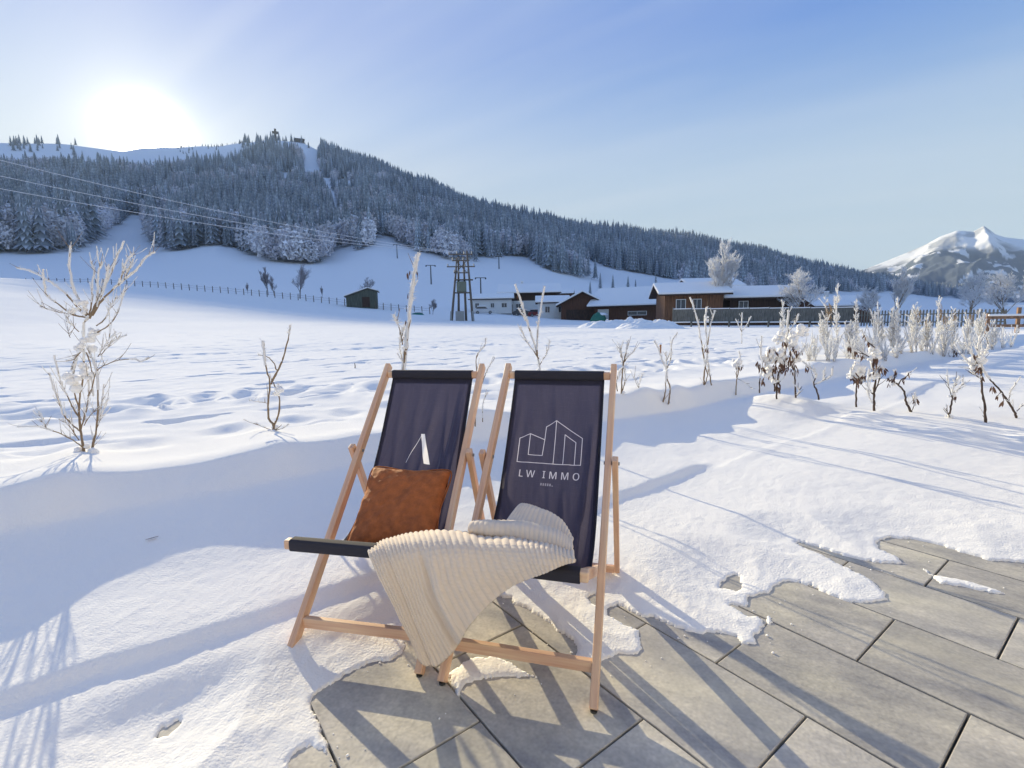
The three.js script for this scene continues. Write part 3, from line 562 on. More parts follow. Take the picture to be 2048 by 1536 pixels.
// ---------------------------------------------------------------- the ribbed blanket thrown over both seat bars
{
  const knit = new THREE.MeshPhysicalMaterial({ color: C(0.70, 0.605, 0.51), roughness: 0.95, sheen: 0.6, sheenColor: C(0.8, 0.72, 0.62), sheenRoughness: 0.6 });
  // guide lines from the left of the throw to the right, each point a place in the air: [photo x, photo y, metres away]
  function guide(list) { return new THREE.CatmullRomCurve3(list.map(([a, b, d]) => placeAt(a, b, d)), false, 'centripetal'); }
  function loft(guides, nS, nT, ribs, amp, extra, flip = false) {
    const P = [], idx = [], curves = guides.map(guide);
    for (let i = 0; i <= nS; i++) {
      const s = i / nS, spine = new THREE.CatmullRomCurve3(curves.map(c => c.getPoint(s)), false, 'centripetal');
      const row = spine.getPoints(nT); P.push(row);
    }
    // shell: outer face with ribs and stitches, inner face a little behind
    const nrm = (i, j) => { const a = P[Math.min(nS, i + 1)][j].clone().sub(P[Math.max(0, i - 1)][j]), b = P[i][Math.min(nT, j + 1)].clone().sub(P[i][Math.max(0, j - 1)]); const n = b.cross(a).normalize(); return flip ? n.multiplyScalar(-1) : n; };
    const pos = [];
    let lens = P.map(r => { let L = 0; const o = [0]; for (let k = 1; k < r.length; k++) { L += r[k].distanceTo(r[k - 1]); o.push(L); } return o; });
    for (const layer of [1, 0]) for (let i = 0; i <= nS; i++) for (let j = 0; j <= nT; j++) {
      const n = nrm(i, j), s = i / nS, q = P[i][j].clone();
      const rib = Math.pow(Math.abs(Math.sin((s + 0.0035 * perlin.noise(s * 14, j * 0.05, 3.3)) * ribs * Math.PI)), 0.7), bead = Math.sin(lens[i][j] * 2 * Math.PI / 0.0125 + Math.floor(s * ribs) * 1.3);
      const soft = 0.010 * fbm(q.x * 9, q.y * 9, q.z * 9, 3);
      q.addScaledVector(n, soft + (extra ? extra(s, j / nT) : 0) + (layer ? 0.004 + amp * rib * (1 + 0.22 * bead) : -0.006 - 0.5 * amp * rib));
      pos.push(q.x, q.y, q.z);
    }
    const N = (nS + 1) * (nT + 1);
    for (let l = 0; l < 2; l++) for (let i = 0; i < nS; i++) for (let j = 0; j < nT; j++) { const a = l * N + i * (nT + 1) + j, b = a + 1, c = a + nT + 1, d = c + 1; if ((l === 0) !== flip) idx.push(a, b, c, b, d, c); else idx.push(a, c, b, b, c, d); }
    const stitch = (a, b) => idx.push(a, b, N + a, b, N + b, N + a);
    for (let i = 0; i < nS; i++) { stitch(i * (nT + 1), (i + 1) * (nT + 1)); stitch((i + 1) * (nT + 1) + nT, i * (nT + 1) + nT); }
    for (let j = 0; j < nT; j++) { stitch(j + 1, j); stitch(nS * (nT + 1) + j, nS * (nT + 1) + j + 1); }
    const g = new THREE.BufferGeometry(); g.setAttribute('position', new THREE.Float32BufferAttribute(pos, 3)); g.setIndex(idx); g.computeVertexNormals(); return g;
  }
  const t = thing('ribbed_blanket', 'cream ribbed knit blanket draped across the seat bars of both deck chairs', 'blanket');
  part('hanging_drape', loft([
    [[742, 1116, 1.80], [770, 1096, 1.80], [812, 1086, 1.80], [870, 1082, 1.78], [950, 1084, 1.74], [1040, 1092, 1.68], [1100, 1103, 1.64], [1143, 1114, 1.60]],
    [[737, 1104, 1.665], [770, 1083, 1.68], [812, 1072, 1.69], [870, 1067, 1.68], [950, 1069, 1.64], [1040, 1078, 1.58], [1100, 1091, 1.53], [1147, 1104, 1.49]],
    [[739, 1112, 1.565], [778, 1104, 1.555], [822, 1098, 1.535], [884, 1096, 1.505], [960, 1096, 1.475], [1044, 1097, 1.435], [1103, 1104, 1.405], [1149, 1111, 1.385]],
    [[778, 1190, 1.515], [814, 1200, 1.505], [850, 1196, 1.495], [906, 1172, 1.475], [975, 1145, 1.445], [1054, 1124, 1.41], [1107, 1118, 1.385], [1150, 1117, 1.368]],
    [[842, 1312, 1.495], [868, 1332, 1.48], [906, 1306, 1.47], [944, 1244, 1.46], [1000, 1190, 1.44], [1068, 1152, 1.405], [1113, 1134, 1.38], [1148, 1126, 1.365]],
  ], 400, 150, 40, 0.0050, (s, k) => 0.010 * Math.sin(s * 17 + 0.6) * k - 0.022 * Math.exp(-Math.pow((s - 0.36 + 0.05 * k) / 0.022, 2)) * sstep(0.4, 0.75, k) + 0.012 * Math.exp(-Math.pow((s - 0.41 + 0.05 * k) / 0.03, 2)) * sstep(0.4, 0.75, k) - 0.010 * Math.exp(-Math.pow((s - 0.12) / 0.025, 2)) * sstep(0.3, 0.6, k)), knit, t);
  part('folded_edge', loft([
    [[944, 1070, 1.62], [1000, 1074, 1.585], [1060, 1087, 1.535], [1110, 1102, 1.49], [1143, 1112, 1.46]],
    [[936, 1058, 1.60], [1000, 1066, 1.56], [1060, 1080, 1.51], [1112, 1098, 1.46], [1147, 1110, 1.43]],
    [[940, 1048, 1.615], [1000, 1050, 1.575], [1060, 1057, 1.525], [1112, 1075, 1.475], [1146, 1097, 1.44]],
    [[955, 1046, 1.70], [1005, 1046, 1.68], [1060, 1050, 1.64], [1108, 1062, 1.59], [1140, 1085, 1.54]],
    [[965, 1056, 1.74], [1010, 1058, 1.73], [1060, 1064, 1.69], [1105, 1076, 1.64], [1135, 1095, 1.58]],
  ], 220, 60, 24, 0.0048, null), knit, t);
  part('folded_flap', loft([
    [[1006, 1052, 1.665], [1040, 1056, 1.645], [1085, 1068, 1.61], [1122, 1085, 1.57], [1146, 1104, 1.53]],
    [[1018, 1036, 1.70], [1048, 1038, 1.68], [1090, 1048, 1.645], [1125, 1067, 1.60], [1145, 1090, 1.55]],
    [[1038, 1013, 1.745], [1060, 1016, 1.725], [1096, 1028, 1.685], [1126, 1050, 1.635], [1143, 1080, 1.58]],
    [[1050, 1018, 1.80], [1070, 1022, 1.78], [1100, 1034, 1.74], [1126, 1056, 1.68], [1140, 1084, 1.62]],
  ], 170, 50, 18, 0.0048, null), knit, t);
}

// ================================================================ FROSTED BUSHES OF THE YOUNG HEDGE
const leafGeo = (() => { const s = new THREE.Shape(); s.moveTo(0, 0); s.quadraticCurveTo(0.011, -0.016, 0.002, -0.042); s.quadraticCurveTo(-0.012, -0.018, 0, 0); const g = new THREE.ExtrudeGeometry(s, { depth: 0.0012, bevelEnabled: false, curveSegments: 3 }); const p = g.attributes.position; for (let i = 0; i < p.count; i++) p.setZ(i, p.getZ(i) + 14 * p.getX(i) * p.getX(i) + 0.25 * p.getY(i) * p.getY(i) * 20 * 0.3); g.computeVertexNormals(); return g; })();
// a bush drawn branch by branch: stems are lists of photo points, worked out to real places round its foot
function bush(name, label, foot, depthOf, stems, o = {}) {
  const rnd = rng(o.seed ?? Math.round(foot[0] * 7 + foot[1]));
  let base;
  if (depthOf) { base = placeAt(foot[0], foot[1], depthOf); } else { base = groundAt(foot[0], foot[1], o.y ?? 0.42); for (let k = 0; k < 12; k++) base = groundAt(foot[0], foot[1], lerp(base.y, groundHeight(base.x, base.z), 0.6)); }
  const depth = -base.z, gy = groundHeight(base.x, base.z);
  const t = thing(name, label, o.category ?? 'bush', [base.x, gy - 0.015, base.z], 0, o.group ?? 'frosted hedge bushes');
  const lift = base.y - gy;
  const tf = o.tf ?? (q => q), wood = new Tubes(), rime = new Tubes(), snow = new Tubes();
  const at = (q, dz) => { const [a, b] = tf(q); return placeAt(a, b, depth + dz).sub(new THREE.Vector3(base.x, gy - 0.015 + lift, base.z)); };
  const r0 = o.r ?? 0.006;
  for (const st of stems) {
    const [line, thick = 1, frost0 = 0.35] = st, frost = frost0 < 1 ? frost0 * 0.9 : 1, n = line.length;
    const drift = (rnd() - 0.5) * 2 * (o.spread ?? 0.16) * depth / 4; let dz0 = st[3] ?? 0;
    const pts = line.map((q, k) => at(q, dz0 + drift * Math.pow(k / (n - 1), 1.3)));
    const fine = smoothPath(pts, Math.max(6, (n - 1) * 5));
    for (const p of fine) { p.x += (rnd() - 0.5) * r0 * 0.8; p.y += (rnd() - 0.5) * r0 * 0.5; p.z += (rnd() - 0.5) * r0 * 0.8; }
    wood.path(fine, r0 * thick, r0 * thick * 0.4, 5, 0.25, rnd);
    if (frost < 1) {
      const k0 = Math.floor((fine.length - 1) * frost), w = fine.slice(k0).map(p => p.clone().add(new THREE.Vector3((rnd() - 0.5) * r0 * 0.3, r0 * 0.35, (rnd() - 0.5) * r0 * 0.3)));
      if (w.length > 1) rime.path(w, r0 * thick * 1.05 * (o.coat ?? 1), r0 * (0.75 + 0.4 * thick) * (o.coat ?? 1), 6, 0.35, rnd);
      // small side spurs, needles of hoarfrost
      for (let k = k0; k < fine.length - 1; k++) for (let e = 0; e < (o.spurs ?? 2); e++) {
        const L = r0 * (2 + 3.5 * rnd()), d = new THREE.Vector3(rnd() - 0.5, rnd() * 0.8 - 0.1, rnd() - 0.5).normalize().multiplyScalar(L), a = fine[k].clone().lerp(fine[k + 1], rnd());
        rime.path([a, a.clone().add(d)], r0 * 0.34, r0 * 0.15, 3, 0, null);
      }
    }
    // short twigs
    for (let e = 0; e < (o.twigs ?? 2); e++) {
      const k = 1 + Math.floor(rnd() * (fine.length - 2)), L = (0.04 + 0.09 * rnd()) * (o.twigLong ?? 1), dir = fine[Math.min(k + 1, fine.length - 1)].clone().sub(fine[k - 1]).normalize().add(new THREE.Vector3((rnd() - 0.5) * 1.8, rnd() * 0.5, (rnd() - 0.5) * 1.8)).normalize();
      const a = fine[k], m = a.clone().addScaledVector(dir, L * 0.55).add(new THREE.Vector3(0, L * 0.06, 0)), q = a.clone().addScaledVector(dir, L).add(new THREE.Vector3(0, L * 0.2, 0));
      wood.path([a, m, q], r0 * 0.4, r0 * 0.2, 4, 0, null);
      if (rnd() > (o.bareTwigs ?? 0.3)) rime.path([m.clone().lerp(a, 0.4), m, q], r0 * 0.42, r0 * 0.5, 5, 0.3, rnd);
    }
  }
  for (const [q, r, dz = 0] of o.clumps ?? []) {
    const c = at(q, dz), R = r * 1.0 / FOCAL * depth;
    for (let k = 0; k < 8; k++) snow.blob(c.clone().add(new THREE.Vector3((rnd() - 0.5) * R * 1.5, (rnd() - 0.5) * R * 1.7, (rnd() - 0.5) * R * 1.1)), R * (0.25 + 0.32 * rnd()), rnd, 0.9, 2);
  }
  part('stems', wood.geometry(), o.dark ? M.darkTwig : M.twig, t);
  if (!rime.empty) part('hoarfrost', rime.geometry(), M.rime, t).userData.kind = 'stuff';
  if (!snow.empty) part('snow_clumps', snow.geometry(), M.looseSnow, t).userData.kind = 'stuff';
  for (const [q, spread, count, dz = 0] of o.leaves ?? []) for (let k = 0; k < count; k++) {
    const a = rnd() * 6.28, R = Math.sqrt(rnd()) * spread, m = part('leaf', leafGeo, M.leaf, t), s = 0.7 + 0.7 * rnd();
    m.position.copy(at([q[0] + Math.cos(a) * R, q[1] + Math.sin(a) * R], dz + (rnd() - 0.5) * 0.2));
    m.rotation.set((rnd() - 0.5) * 1.1, rnd() * 6.28, (rnd() - 0.5) * 0.9); m.scale.setScalar(s * 1.15 * (o.leafSize ?? 1));
  }
  return t;
}
const crop = (ox, oy, k) => ([x, y]) => [ox + x / k, oy + y / k];
bush('frosted_bush', 'tall bare bush with white frosted shoots fanning out at the far left', [178, 904], 0, [
  [[[505, 1480], [480, 1330], [470, 1200], [480, 1080], [500, 950], [505, 800], [510, 600], [535, 560]], 1.6, 0.75], [[[550, 1480], [590, 1330], [600, 1150], [600, 1000], [575, 880], [540, 800]], 1.5, 0.6], [[[560, 1480], [580, 1380], [610, 1270], [650, 1160], [670, 1120]], 1, 0.5],
  [[[480, 1340], [420, 1290], [360, 1220], [340, 1150], [300, 1050], [270, 940]], 1, 0.4], [[[480, 1260], [430, 1180], [390, 1100], [350, 1020], [330, 940], [300, 820]], 1, 0.45], [[[470, 1180], [440, 1080], [430, 980], [440, 880], [475, 800]], 1.1, 0.6], [[[505, 1300], [550, 1230], [600, 1190]], 0.7, 1],
  [[[500, 1450], [430, 1400], [330, 1350], [250, 1325], [200, 1310], [50, 1310]], 0.9, 0.55], [[[250, 1325], [220, 1270], [195, 1200]], 0.6, 0.3], [[[530, 1100], [560, 1040], [600, 920], [680, 875], [740, 855], [860, 850], [890, 865], [950, 835]], 0.9, 0.75], [[[600, 830], [650, 750], [720, 660]], 0.7, 0.2], [[[620, 820], [690, 740], [740, 705], [795, 685]], 0.7, 0.2],
  [[[510, 560], [420, 540], [330, 470], [250, 410], [235, 330], [225, 235]], 1.2, 0.5], [[[520, 550], [460, 490], [390, 410], [320, 350], [250, 305], [150, 250], [45, 225]], 1.3, 0.4], [[[530, 545], [490, 470], [440, 390], [420, 310], [405, 180], [412, 75]], 1.3, 0.35], [[[540, 550], [560, 440], [560, 330], [575, 250], [550, 180]], 1.2, 0.25],
  [[[545, 560], [590, 440], [600, 330], [605, 250], [630, 185]], 1.2, 0.25], [[[550, 560], [600, 470], [640, 370], [660, 270], [675, 200]], 1.2, 0.25], [[[545, 570], [620, 400], [680, 280], [730, 150], [780, 45]], 1.4, 0.3], [[[560, 550], [650, 420], [740, 340], [790, 300], [860, 240], [930, 150], [990, 115]], 1.4, 0.3],
  [[[740, 340], [780, 230], [800, 170], [845, 125]], 1.1, 0.05], [[[780, 310], [810, 240], [840, 170]], 1.0, 0.05], [[[590, 620], [650, 570], [690, 490], [730, 420]], 0.9, 0.4], [[[595, 665], [680, 610], [740, 520], [770, 410], [790, 340]], 0.9, 0.5], [[[400, 540], [300, 520], [200, 490]], 0.6, 0.3],
  [[[470, 660], [410, 600], [385, 560]], 0.6, 0.4], [[[410, 700], [395, 650]], 0.5, 1], [[[500, 780], [440, 850], [420, 920]], 0.9, 0.8], [[[520, 800], [550, 880], [560, 980], [570, 1100]], 0.9, 0.7], [[[480, 1330], [520, 1200], [540, 1080], [530, 980]], 0.9, 0.6], [[[470, 1400], [400, 1300], [350, 1260]], 0.7, 0.6], [[[590, 1300], [620, 1200], [640, 1020]], 0.6, 0.3],
], { tf: crop(20, 470, 3.4125), r: 0.0045, coat: 1.1, spread: 0.13, twigs: 8, clumps: [[[500, 740], 17], [[565, 670], 10], [[490, 495], 13], [[440, 1000], 17], [[520, 960], 15], [[495, 900], 11], [[430, 530], 9], [[500, 1490], 16], [[560, 1495], 14]], seed: 4 });
bush('frosted_bush', 'small bare brown forked bush on the bank left of the chairs', [547, 862], 0, [
  [[[1600, 890], [1600, 850], [1575, 810], [1570, 720], [1580, 600], [1560, 520], [1545, 430], [1538, 355]], 1.2, 0.85], [[[1600, 850], [1630, 790], [1635, 690], [1600, 600]], 1.2, 1], [[[1585, 610], [1630, 520], [1660, 450], [1690, 330], [1700, 265]], 1.1, 0.9], [[[1620, 530], [1590, 470], [1550, 445], [1510, 440]], 0.6, 0.9], [[[1600, 880], [1540, 860], [1500, 840]], 0.4, 0.5], [[[1600, 880], [1650, 870], [1690, 845]], 0.4, 0.5], [[[1575, 720], [1520, 715], [1460, 705]], 0.3, 0.5],
], { tf: crop(0, 560, 2.926), r: 0.008, spread: 0.05, twigs: 1, spurs: 1, clumps: [[[1625, 650], 11], [[1635, 620], 7], [[1600, 900], 14], [[1560, 905], 9]], seed: 9 });
bush('frosted_bush', 'single thick whitened shoot rising behind the left deck chair', [806, 846], 0, [
  [[[806, 850], [808, 727], [815, 670], [822, 600], [828, 550], [838, 506]], 1.9, 0.1], [[[822, 600], [829, 545], [833, 512]], 1.2, 0], [[[806, 690], [797, 655], [787, 630]], 0.6, 0.6], [[[808, 740], [800, 690], [806, 655]], 0.6, 0.3],
], { r: 0.0095, spread: 0.03, spurs: 4, twigs: 3, leaves: [[[818, 543], 4, 3], [[818, 588], 4, 3], [[812, 643], 3, 2], [[834, 543], 3, 2]], clumps: [[[806, 700], 7]], seed: 14 });
bush('frosted_bush', 'thin crooked twig standing between the two chair tops', [951, 838], 0, [[[[950, 840], [953, 735], [953, 697], [961, 686], [970, 674], [971, 661]], 0.8, 0.5], [[[955, 780], [970, 735], [978, 718], [990, 700]], 0.7, 0.4], [[[965, 830], [966, 790], [975, 770]], 0.6, 0.2]], { r: 0.006, spread: 0.05, spurs: 1, twigs: 2, seed: 15 });
bush('frosted_bush', 'forked white frosted shoots rising behind the right deck chair', [1083, 836], 0, [
  [[[1082, 840], [1081, 740], [1075, 700], [1060, 650], [1045, 600], [1030, 556]], 1.2, 0.2], [[[1074, 700], [1076, 640], [1083, 600], [1088, 560]], 1.1, 0.1], [[[1078, 705], [1052, 668], [1040, 640]], 0.7, 0.3], [[[1060, 650], [1050, 625], [1036, 604]], 0.8, 0.2], [[[1078, 720], [1095, 690], [1099, 668]], 0.5, 0.3],
], { r: 0.0075, spread: 0.08, spurs: 3, twigs: 2, leaves: [[[1036, 580], 4, 2]], clumps: [[[1080, 735], 8]], seed: 16 });
const q5 = crop(1180, 540, 5.486);
bush('frosted_bush', 'bushy bare shrub beside the top of the right deck chair', [1244, 789], 0, [
  [[[345, 1370], [350, 1200], [360, 1050], [350, 950], [320, 850]], 1.2, 0.5], [[[360, 1050], [395, 980], [440, 930], [490, 880]], 0.9, 0.5], [[[365, 1020], [410, 850], [405, 780]], 0.9, 0.4], [[[300, 1330], [290, 1220], [330, 1120], [360, 1060]], 0.8, 0.3], [[[350, 1340], [385, 1200], [370, 1080]], 0.8, 0.5], [[[345, 960], [330, 880], [360, 800]], 0.7, 0.3],
], { tf: q5, r: 0.0075, spread: 0.1, twigs: 6, spurs: 2, clumps: [[[350, 1370], 6]], seed: 17 });
bush('frosted_bush', 'low frosted sprig on the bank crest right of the right chair', [1278, 788], 0, [[[[530, 1360], [550, 1290], [570, 1210]], 0.8, 0.1], [[[525, 1350], [500, 1300], [480, 1240]], 0.6, 0.1]], { tf: q5, r: 0.006, spread: 0.05, twigs: 4, seed: 18 });
bush('frosted_bush', 'slender two-legged bush with pale long shoots near the orange stake', [1335, 786], 0, [
  [[[860, 1340], [880, 1230], [880, 1150], [850, 1060], [840, 950], [790, 840], [750, 720], [705, 640]], 1.2, 0.5], [[[800, 1330], [830, 1200], [835, 1080], [845, 960]], 1.1, 0.7], [[[850, 940], [890, 830], [900, 660], [960, 550]], 1.0, 0.2], [[[845, 960], [840, 850], [835, 760]], 0.7, 0.2],
], { tf: q5, r: 0.008, spread: 0.08, twigs: 3, spurs: 2, seed: 19 });
bush('frosted_bush', 'tall upright bush with crossing white shoots before the grey fence', [1414, 776], 0, [
  [[[1250, 1300], [1250, 1180], [1270, 1050], [1285, 900], [1270, 700], [1260, 560], [1285, 430]], 1.4, 0.35], [[[1330, 1290], [1310, 1150], [1290, 1000]], 1.1, 0.5], [[[1250, 1000], [1200, 700], [1160, 520], [1100, 330]], 1.1, 0.2], [[[1290, 850], [1330, 600], [1370, 470]], 1.0, 0.2], [[[1290, 1180], [1240, 960], [1250, 850]], 0.8, 0.3], [[[1265, 1280], [1300, 1120], [1280, 950]], 0.9, 0.6],
], { tf: q5, r: 0.008, spread: 0.1, twigs: 4, spurs: 3, leaves: [[[1285, 900], 28, 6]], clumps: [[[1270, 560], 5]], seed: 20 });
bush('frosted_bush', 'thin stem carrying a snow-capped brown leaf cluster', [1474, 768], 0, [[[[1605, 1240], [1615, 1080], [1640, 950], [1650, 800], [1640, 760]], 1.1, 0.6], [[[1615, 1080], [1620, 950], [1640, 880]], 0.8, 0.5], [[[1620, 1060], [1700, 1100], [1780, 1170]], 0.5, 0.3]], { tf: q5, r: 0.0075, spread: 0.05, twigs: 3, leaves: [[[1645, 925], 42, 16]], clumps: [[[1610, 890], 9], [[1660, 890], 8]], seed: 21 });
bush('frosted_bush', 'small star-shaped frosted twig against the grey fence', [1485, 690], 13.5, [[[[1668, 760], [1666, 640], [1668, 560], [1672, 420]], 1.1, 0], [[[1665, 630], [1600, 490]], 1, 0], [[[1665, 630], [1720, 560], [1770, 460]], 1, 0]], { tf: q5, r: 0.011, spread: 0.04, twigs: 3, seed: 22 });

const q64 = crop(1480, 620, 6.4);
bush('leafy_bush', 'wide bush hung with brown withered leaves and heaped snow', [1555, 800], 0, [
  [[[470, 1140], [470, 950], [500, 800], [560, 650], [580, 450], [600, 300], [620, 0]], 1.3, 0.6], [[[715, 1120], [705, 900], [700, 750], [660, 600], [600, 400]], 1.2, 0.75], [[[440, 1040], [430, 860], [350, 700], [270, 600], [280, 330]], 1, 0.4], [[[250, 1060], [250, 900], [300, 760], [420, 640]], 0.9, 0.5], [[[1010, 1150], [980, 1020], [940, 940], [980, 830], [920, 760], [800, 660]], 1.2, 0.6], [[[940, 960], [1060, 900], [1080, 770]], 0.6, 0], [[[1060, 900], [1150, 860], [1190, 760]], 0.6, 0], [[[500, 800], [660, 700], [780, 560], [840, 480]], 0.9, 0.3], [[[600, 300], [700, 170], [750, 50]], 0.7, 0.1], [[[720, 1110], [760, 1040], [700, 960]], 0.5, 0.2], [[[470, 960], [500, 920], [480, 840]], 0.6, 0.5],
], { tf: q64, r: 0.0085, spread: 0.14, twigs: 5, dark: true, leafSize: 1.3, leaves: [[[300, 700], 70, 14], [[480, 700], 80, 22], [[540, 740], 70, 16], [[660, 540], 85, 24], [[620, 660], 80, 18], [[760, 540], 45, 8], [[275, 870], 40, 9], [[480, 960], 45, 10], [[430, 790], 60, 12], [[700, 750], 60, 10], [[580, 400], 50, 8], [[430, 500], 50, 6], [[860, 710], 45, 8], [[370, 560], 50, 6], [[230, 670], 20, 3]], clumps: [[[740, 300], 15], [[800, 260], 12], [[680, 330], 9], [[540, 330], 10], [[500, 390], 10], [[400, 520], 12], [[470, 590], 13], [[560, 560], 12], [[690, 430], 12], [[390, 780], 12], [[520, 640], 11], [[740, 620], 9], [[300, 620], 9], [[430, 880], 7]], seed: 31 });
bush('leafy_bush', 'low stem with a round snowy leaf cluster before the bank', [1712, 815], 0, [[[[1485, 1240], [1490, 1000], [1500, 880], [1480, 800]], 1.3, 0.7], [[[1495, 960], [1570, 900], [1600, 800]], 0.8, 0.4], [[[1490, 920], [1430, 850], [1420, 740]], 0.7, 0.3]], { tf: q64, r: 0.0085, spread: 0.06, twigs: 5, dark: true, leafSize: 1.2, leaves: [[[1470, 850], 55, 16], [[1520, 900], 50, 14], [[1590, 830], 40, 12], [[1560, 890], 40, 8]], clumps: [[[1480, 770], 15], [[1540, 780], 12], [[1440, 820], 9], [[1490, 720], 9]], seed: 32 });
bush('leafy_bush', 'bush with a dark leaf bunch under a pointed snow cap', [1749, 822], 0, [
  [[[1720, 1290], [1715, 1050], [1740, 850], [1740, 650], [1725, 460]], 1.5, 0.65], [[[1715, 1100], [1640, 980], [1650, 760]], 0.9, 0.3], [[[1740, 860], [1690, 740], [1660, 600]], 0.8, 0.3], [[[1720, 1060], [1780, 900], [1790, 740], [1860, 760]], 0.9, 0.5], [[[1735, 660], [1620, 580], [1470, 520], [1380, 430]], 0.8, 0.6], [[[1720, 480], [1650, 420], [1590, 340], [1560, 250]], 0.8, 0.5], [[[1720, 1240], [1660, 1130], [1620, 1010]], 0.5, 0.2],
], { tf: q64, r: 0.0085, spread: 0.08, twigs: 4, dark: true, leafSize: 1.35, leaves: [[[1735, 640], 42, 22], [[1700, 780], 50, 12], [[1780, 740], 40, 14], [[1470, 520], 18, 3], [[1405, 470], 20, 4], [[1525, 560], 16, 3], [[1570, 590], 14, 3], [[1635, 405], 22, 5], [[1600, 330], 18, 3], [[1850, 760], 20, 3]], clumps: [[[1720, 560], 12], [[1725, 500], 8], [[1680, 860], 9], [[1740, 820], 8], [[1700, 620], 8]], seed: 33 });
const q55 = crop(1680, 650, 5.565);
bush('leafy_bush', 'bent dark stem with a few curled leaves leaning left', [1822, 824], 0, [[[[790, 970], [740, 860], [710, 740], [640, 660], [590, 620], [555, 570]], 1.5, 0.95], [[[650, 660], [680, 610], [740, 570], [770, 530]], 0.8, 0.9], [[[600, 630], [610, 560], [625, 500]], 0.8, 0.9], [[[800, 950], [835, 860], [830, 760]], 0.5, 0.6], [[[780, 960], [760, 900], [745, 870]], 0.4, 0.3]], { tf: q55, r: 0.009, spread: 0.06, twigs: 2, dark: true, leafSize: 1.2, leaves: [[[620, 520], 18, 4], [[550, 590], 18, 4], [[600, 600], 22, 5], [[765, 540], 12, 3], [[735, 580], 12, 2], [[700, 605], 14, 3], [[830, 830], 24, 6], [[540, 660], 14, 3]], clumps: [[[590, 650], 5], [[830, 800], 5]], seed: 34 });
bush('leafy_bush', 'short stub stem with thin grey whips in the snow lawn', [1900, 836], 0, [[[[1215, 1020], [1240, 880], [1260, 720], [1330, 570]], 1.2, 0.6], [[[1245, 800], [1200, 660], [1190, 560]], 0.5, 0.4], [[[1260, 760], [1340, 690], [1370, 640]], 0.6, 0.2], [[[1215, 1010], [1190, 960], [1180, 930]], 0.6, 1]], { tf: q55, r: 0.0085, spread: 0.06, twigs: 4, dark: true, leaves: [[[1280, 780], 26, 5]], clumps: [[[1265, 770], 7], [[1215, 1015], 6]], seed: 35 });
bush('leafy_bush', 'upright dark stem with a frosted crown and a brown bunch', [1972, 845], 0, [[[[1620, 1090], [1610, 900], [1580, 700], [1575, 500], [1570, 380], [1590, 270]], 1.5, 0.7], [[[1575, 500], [1500, 380], [1440, 270], [1400, 200]], 0.8, 0.2], [[[1570, 420], [1620, 300], [1660, 220]], 0.8, 0.2], [[[1575, 480], [1450, 430], [1350, 330]], 0.6, 0.1], [[[1575, 600], [1500, 560], [1480, 540]], 0.5, 0.2], [[[1570, 400], [1540, 260], [1560, 130]], 0.8, 0.1], [[[1575, 520], [1520, 480], [1440, 510]], 0.7, 0.8]], { tf: q55, r: 0.0085, spread: 0.12, twigs: 7, spurs: 3, dark: true, leafSize: 1.2, leaves: [[[1545, 470], 40, 16], [[1590, 575], 16, 4], [[1490, 325], 12, 2], [[1525, 330], 12, 2]], clumps: [[[1520, 420], 12], [[1480, 410], 10], [[1560, 390], 9], [[1600, 300], 7]], seed: 36 });
bush('leafy_bush', 'long slanting dark branch leaning left at the right edge', [2034, 836], 0, [[[[1970, 1055], [1940, 970], [1900, 900], [1800, 750], [1700, 640], [1620, 545], [1580, 470]], 1.5, 0.85], [[[1800, 750], [1820, 840], [1810, 870]], 0.5, 1], [[[1790, 740], [1770, 770], [1745, 800]], 0.5, 1], [[[1970, 960], [2000, 920], [2030, 895]], 0.5, 0.5], [[[1880, 870], [1890, 780], [1900, 740], [1960, 640]], 0.5, 0.3]], { tf: q55, r: 0.0085, spread: 0.05, twigs: 2, dark: true, leafSize: 1.4, leaves: [[[1695, 690], 14, 4], [[1810, 845], 12, 3], [[1755, 790], 12, 3]], clumps: [[[1970, 1050], 7]], seed: 37 });
bush('leafy_bush', 'dark seed heads poking from the crest of the far snow bank', [1905, 708], 0, [[[[1905, 715], [1908, 700], [1907, 685]], 1, 0.8], [[[1905, 715], [1898, 702], [1900, 694]], 0.8, 0.8], [[[1908, 715], [1914, 704], [1912, 694]], 0.8, 0.8]], { r: 0.009, spread: 0.04, twigs: 3, dark: true, y: 0.4, leafSize: 1.8, leaves: [[[1907, 700], 9, 10], [[1912, 708], 6, 6]], seed: 38 });

// frosted plumes and reeds further along the hedge
const plumeKinds = [
  [1565, 690, 600, 12, 'single tall frosted spike left of the snowy leaf bush'], [1652, 712, 590, 26, 'drooping frosted reed tuft with a tan heart near the fence corner'], [1674, 706, 566, 12, 'tallest straight frosted spike reaching above the fence'],
  [1711, 708, 598, 14, 'frosted spike right of the tallest one'], [1757, 706, 604, 30, 'spreading frosted plume with two crooked arms'], [1785, 704, 616, 16, 'short frosted plume between two spikes'], [1796, 706, 594, 12, 'narrow bright frosted spike before the pickets'],
  [1832, 704, 606, 24, 'nodding frosted reed plume with a large tan head'], [1852, 702, 628, 24, 'low tan and white reed tuft'], [1878, 700, 592, 14, 'frosted spike with a leaning tan reed beside it'], [1888, 700, 622, 22, 'bent tan reed head in front of the pickets'],
  [1906, 697, 614, 20, 'bright frosted plume past the bent reed'], [1936, 694, 618, 26, 'broad frosted tuft with a tan top near the right edge'], [1958, 694, 630, 30, 'wide low frosted bush before the timber rails'], [1985, 700, 640, 26, 'frosted bush in front of the timber rails'], [1700, 712, 640, 16, 'short frosted shoot in front of the grey fence'],
];
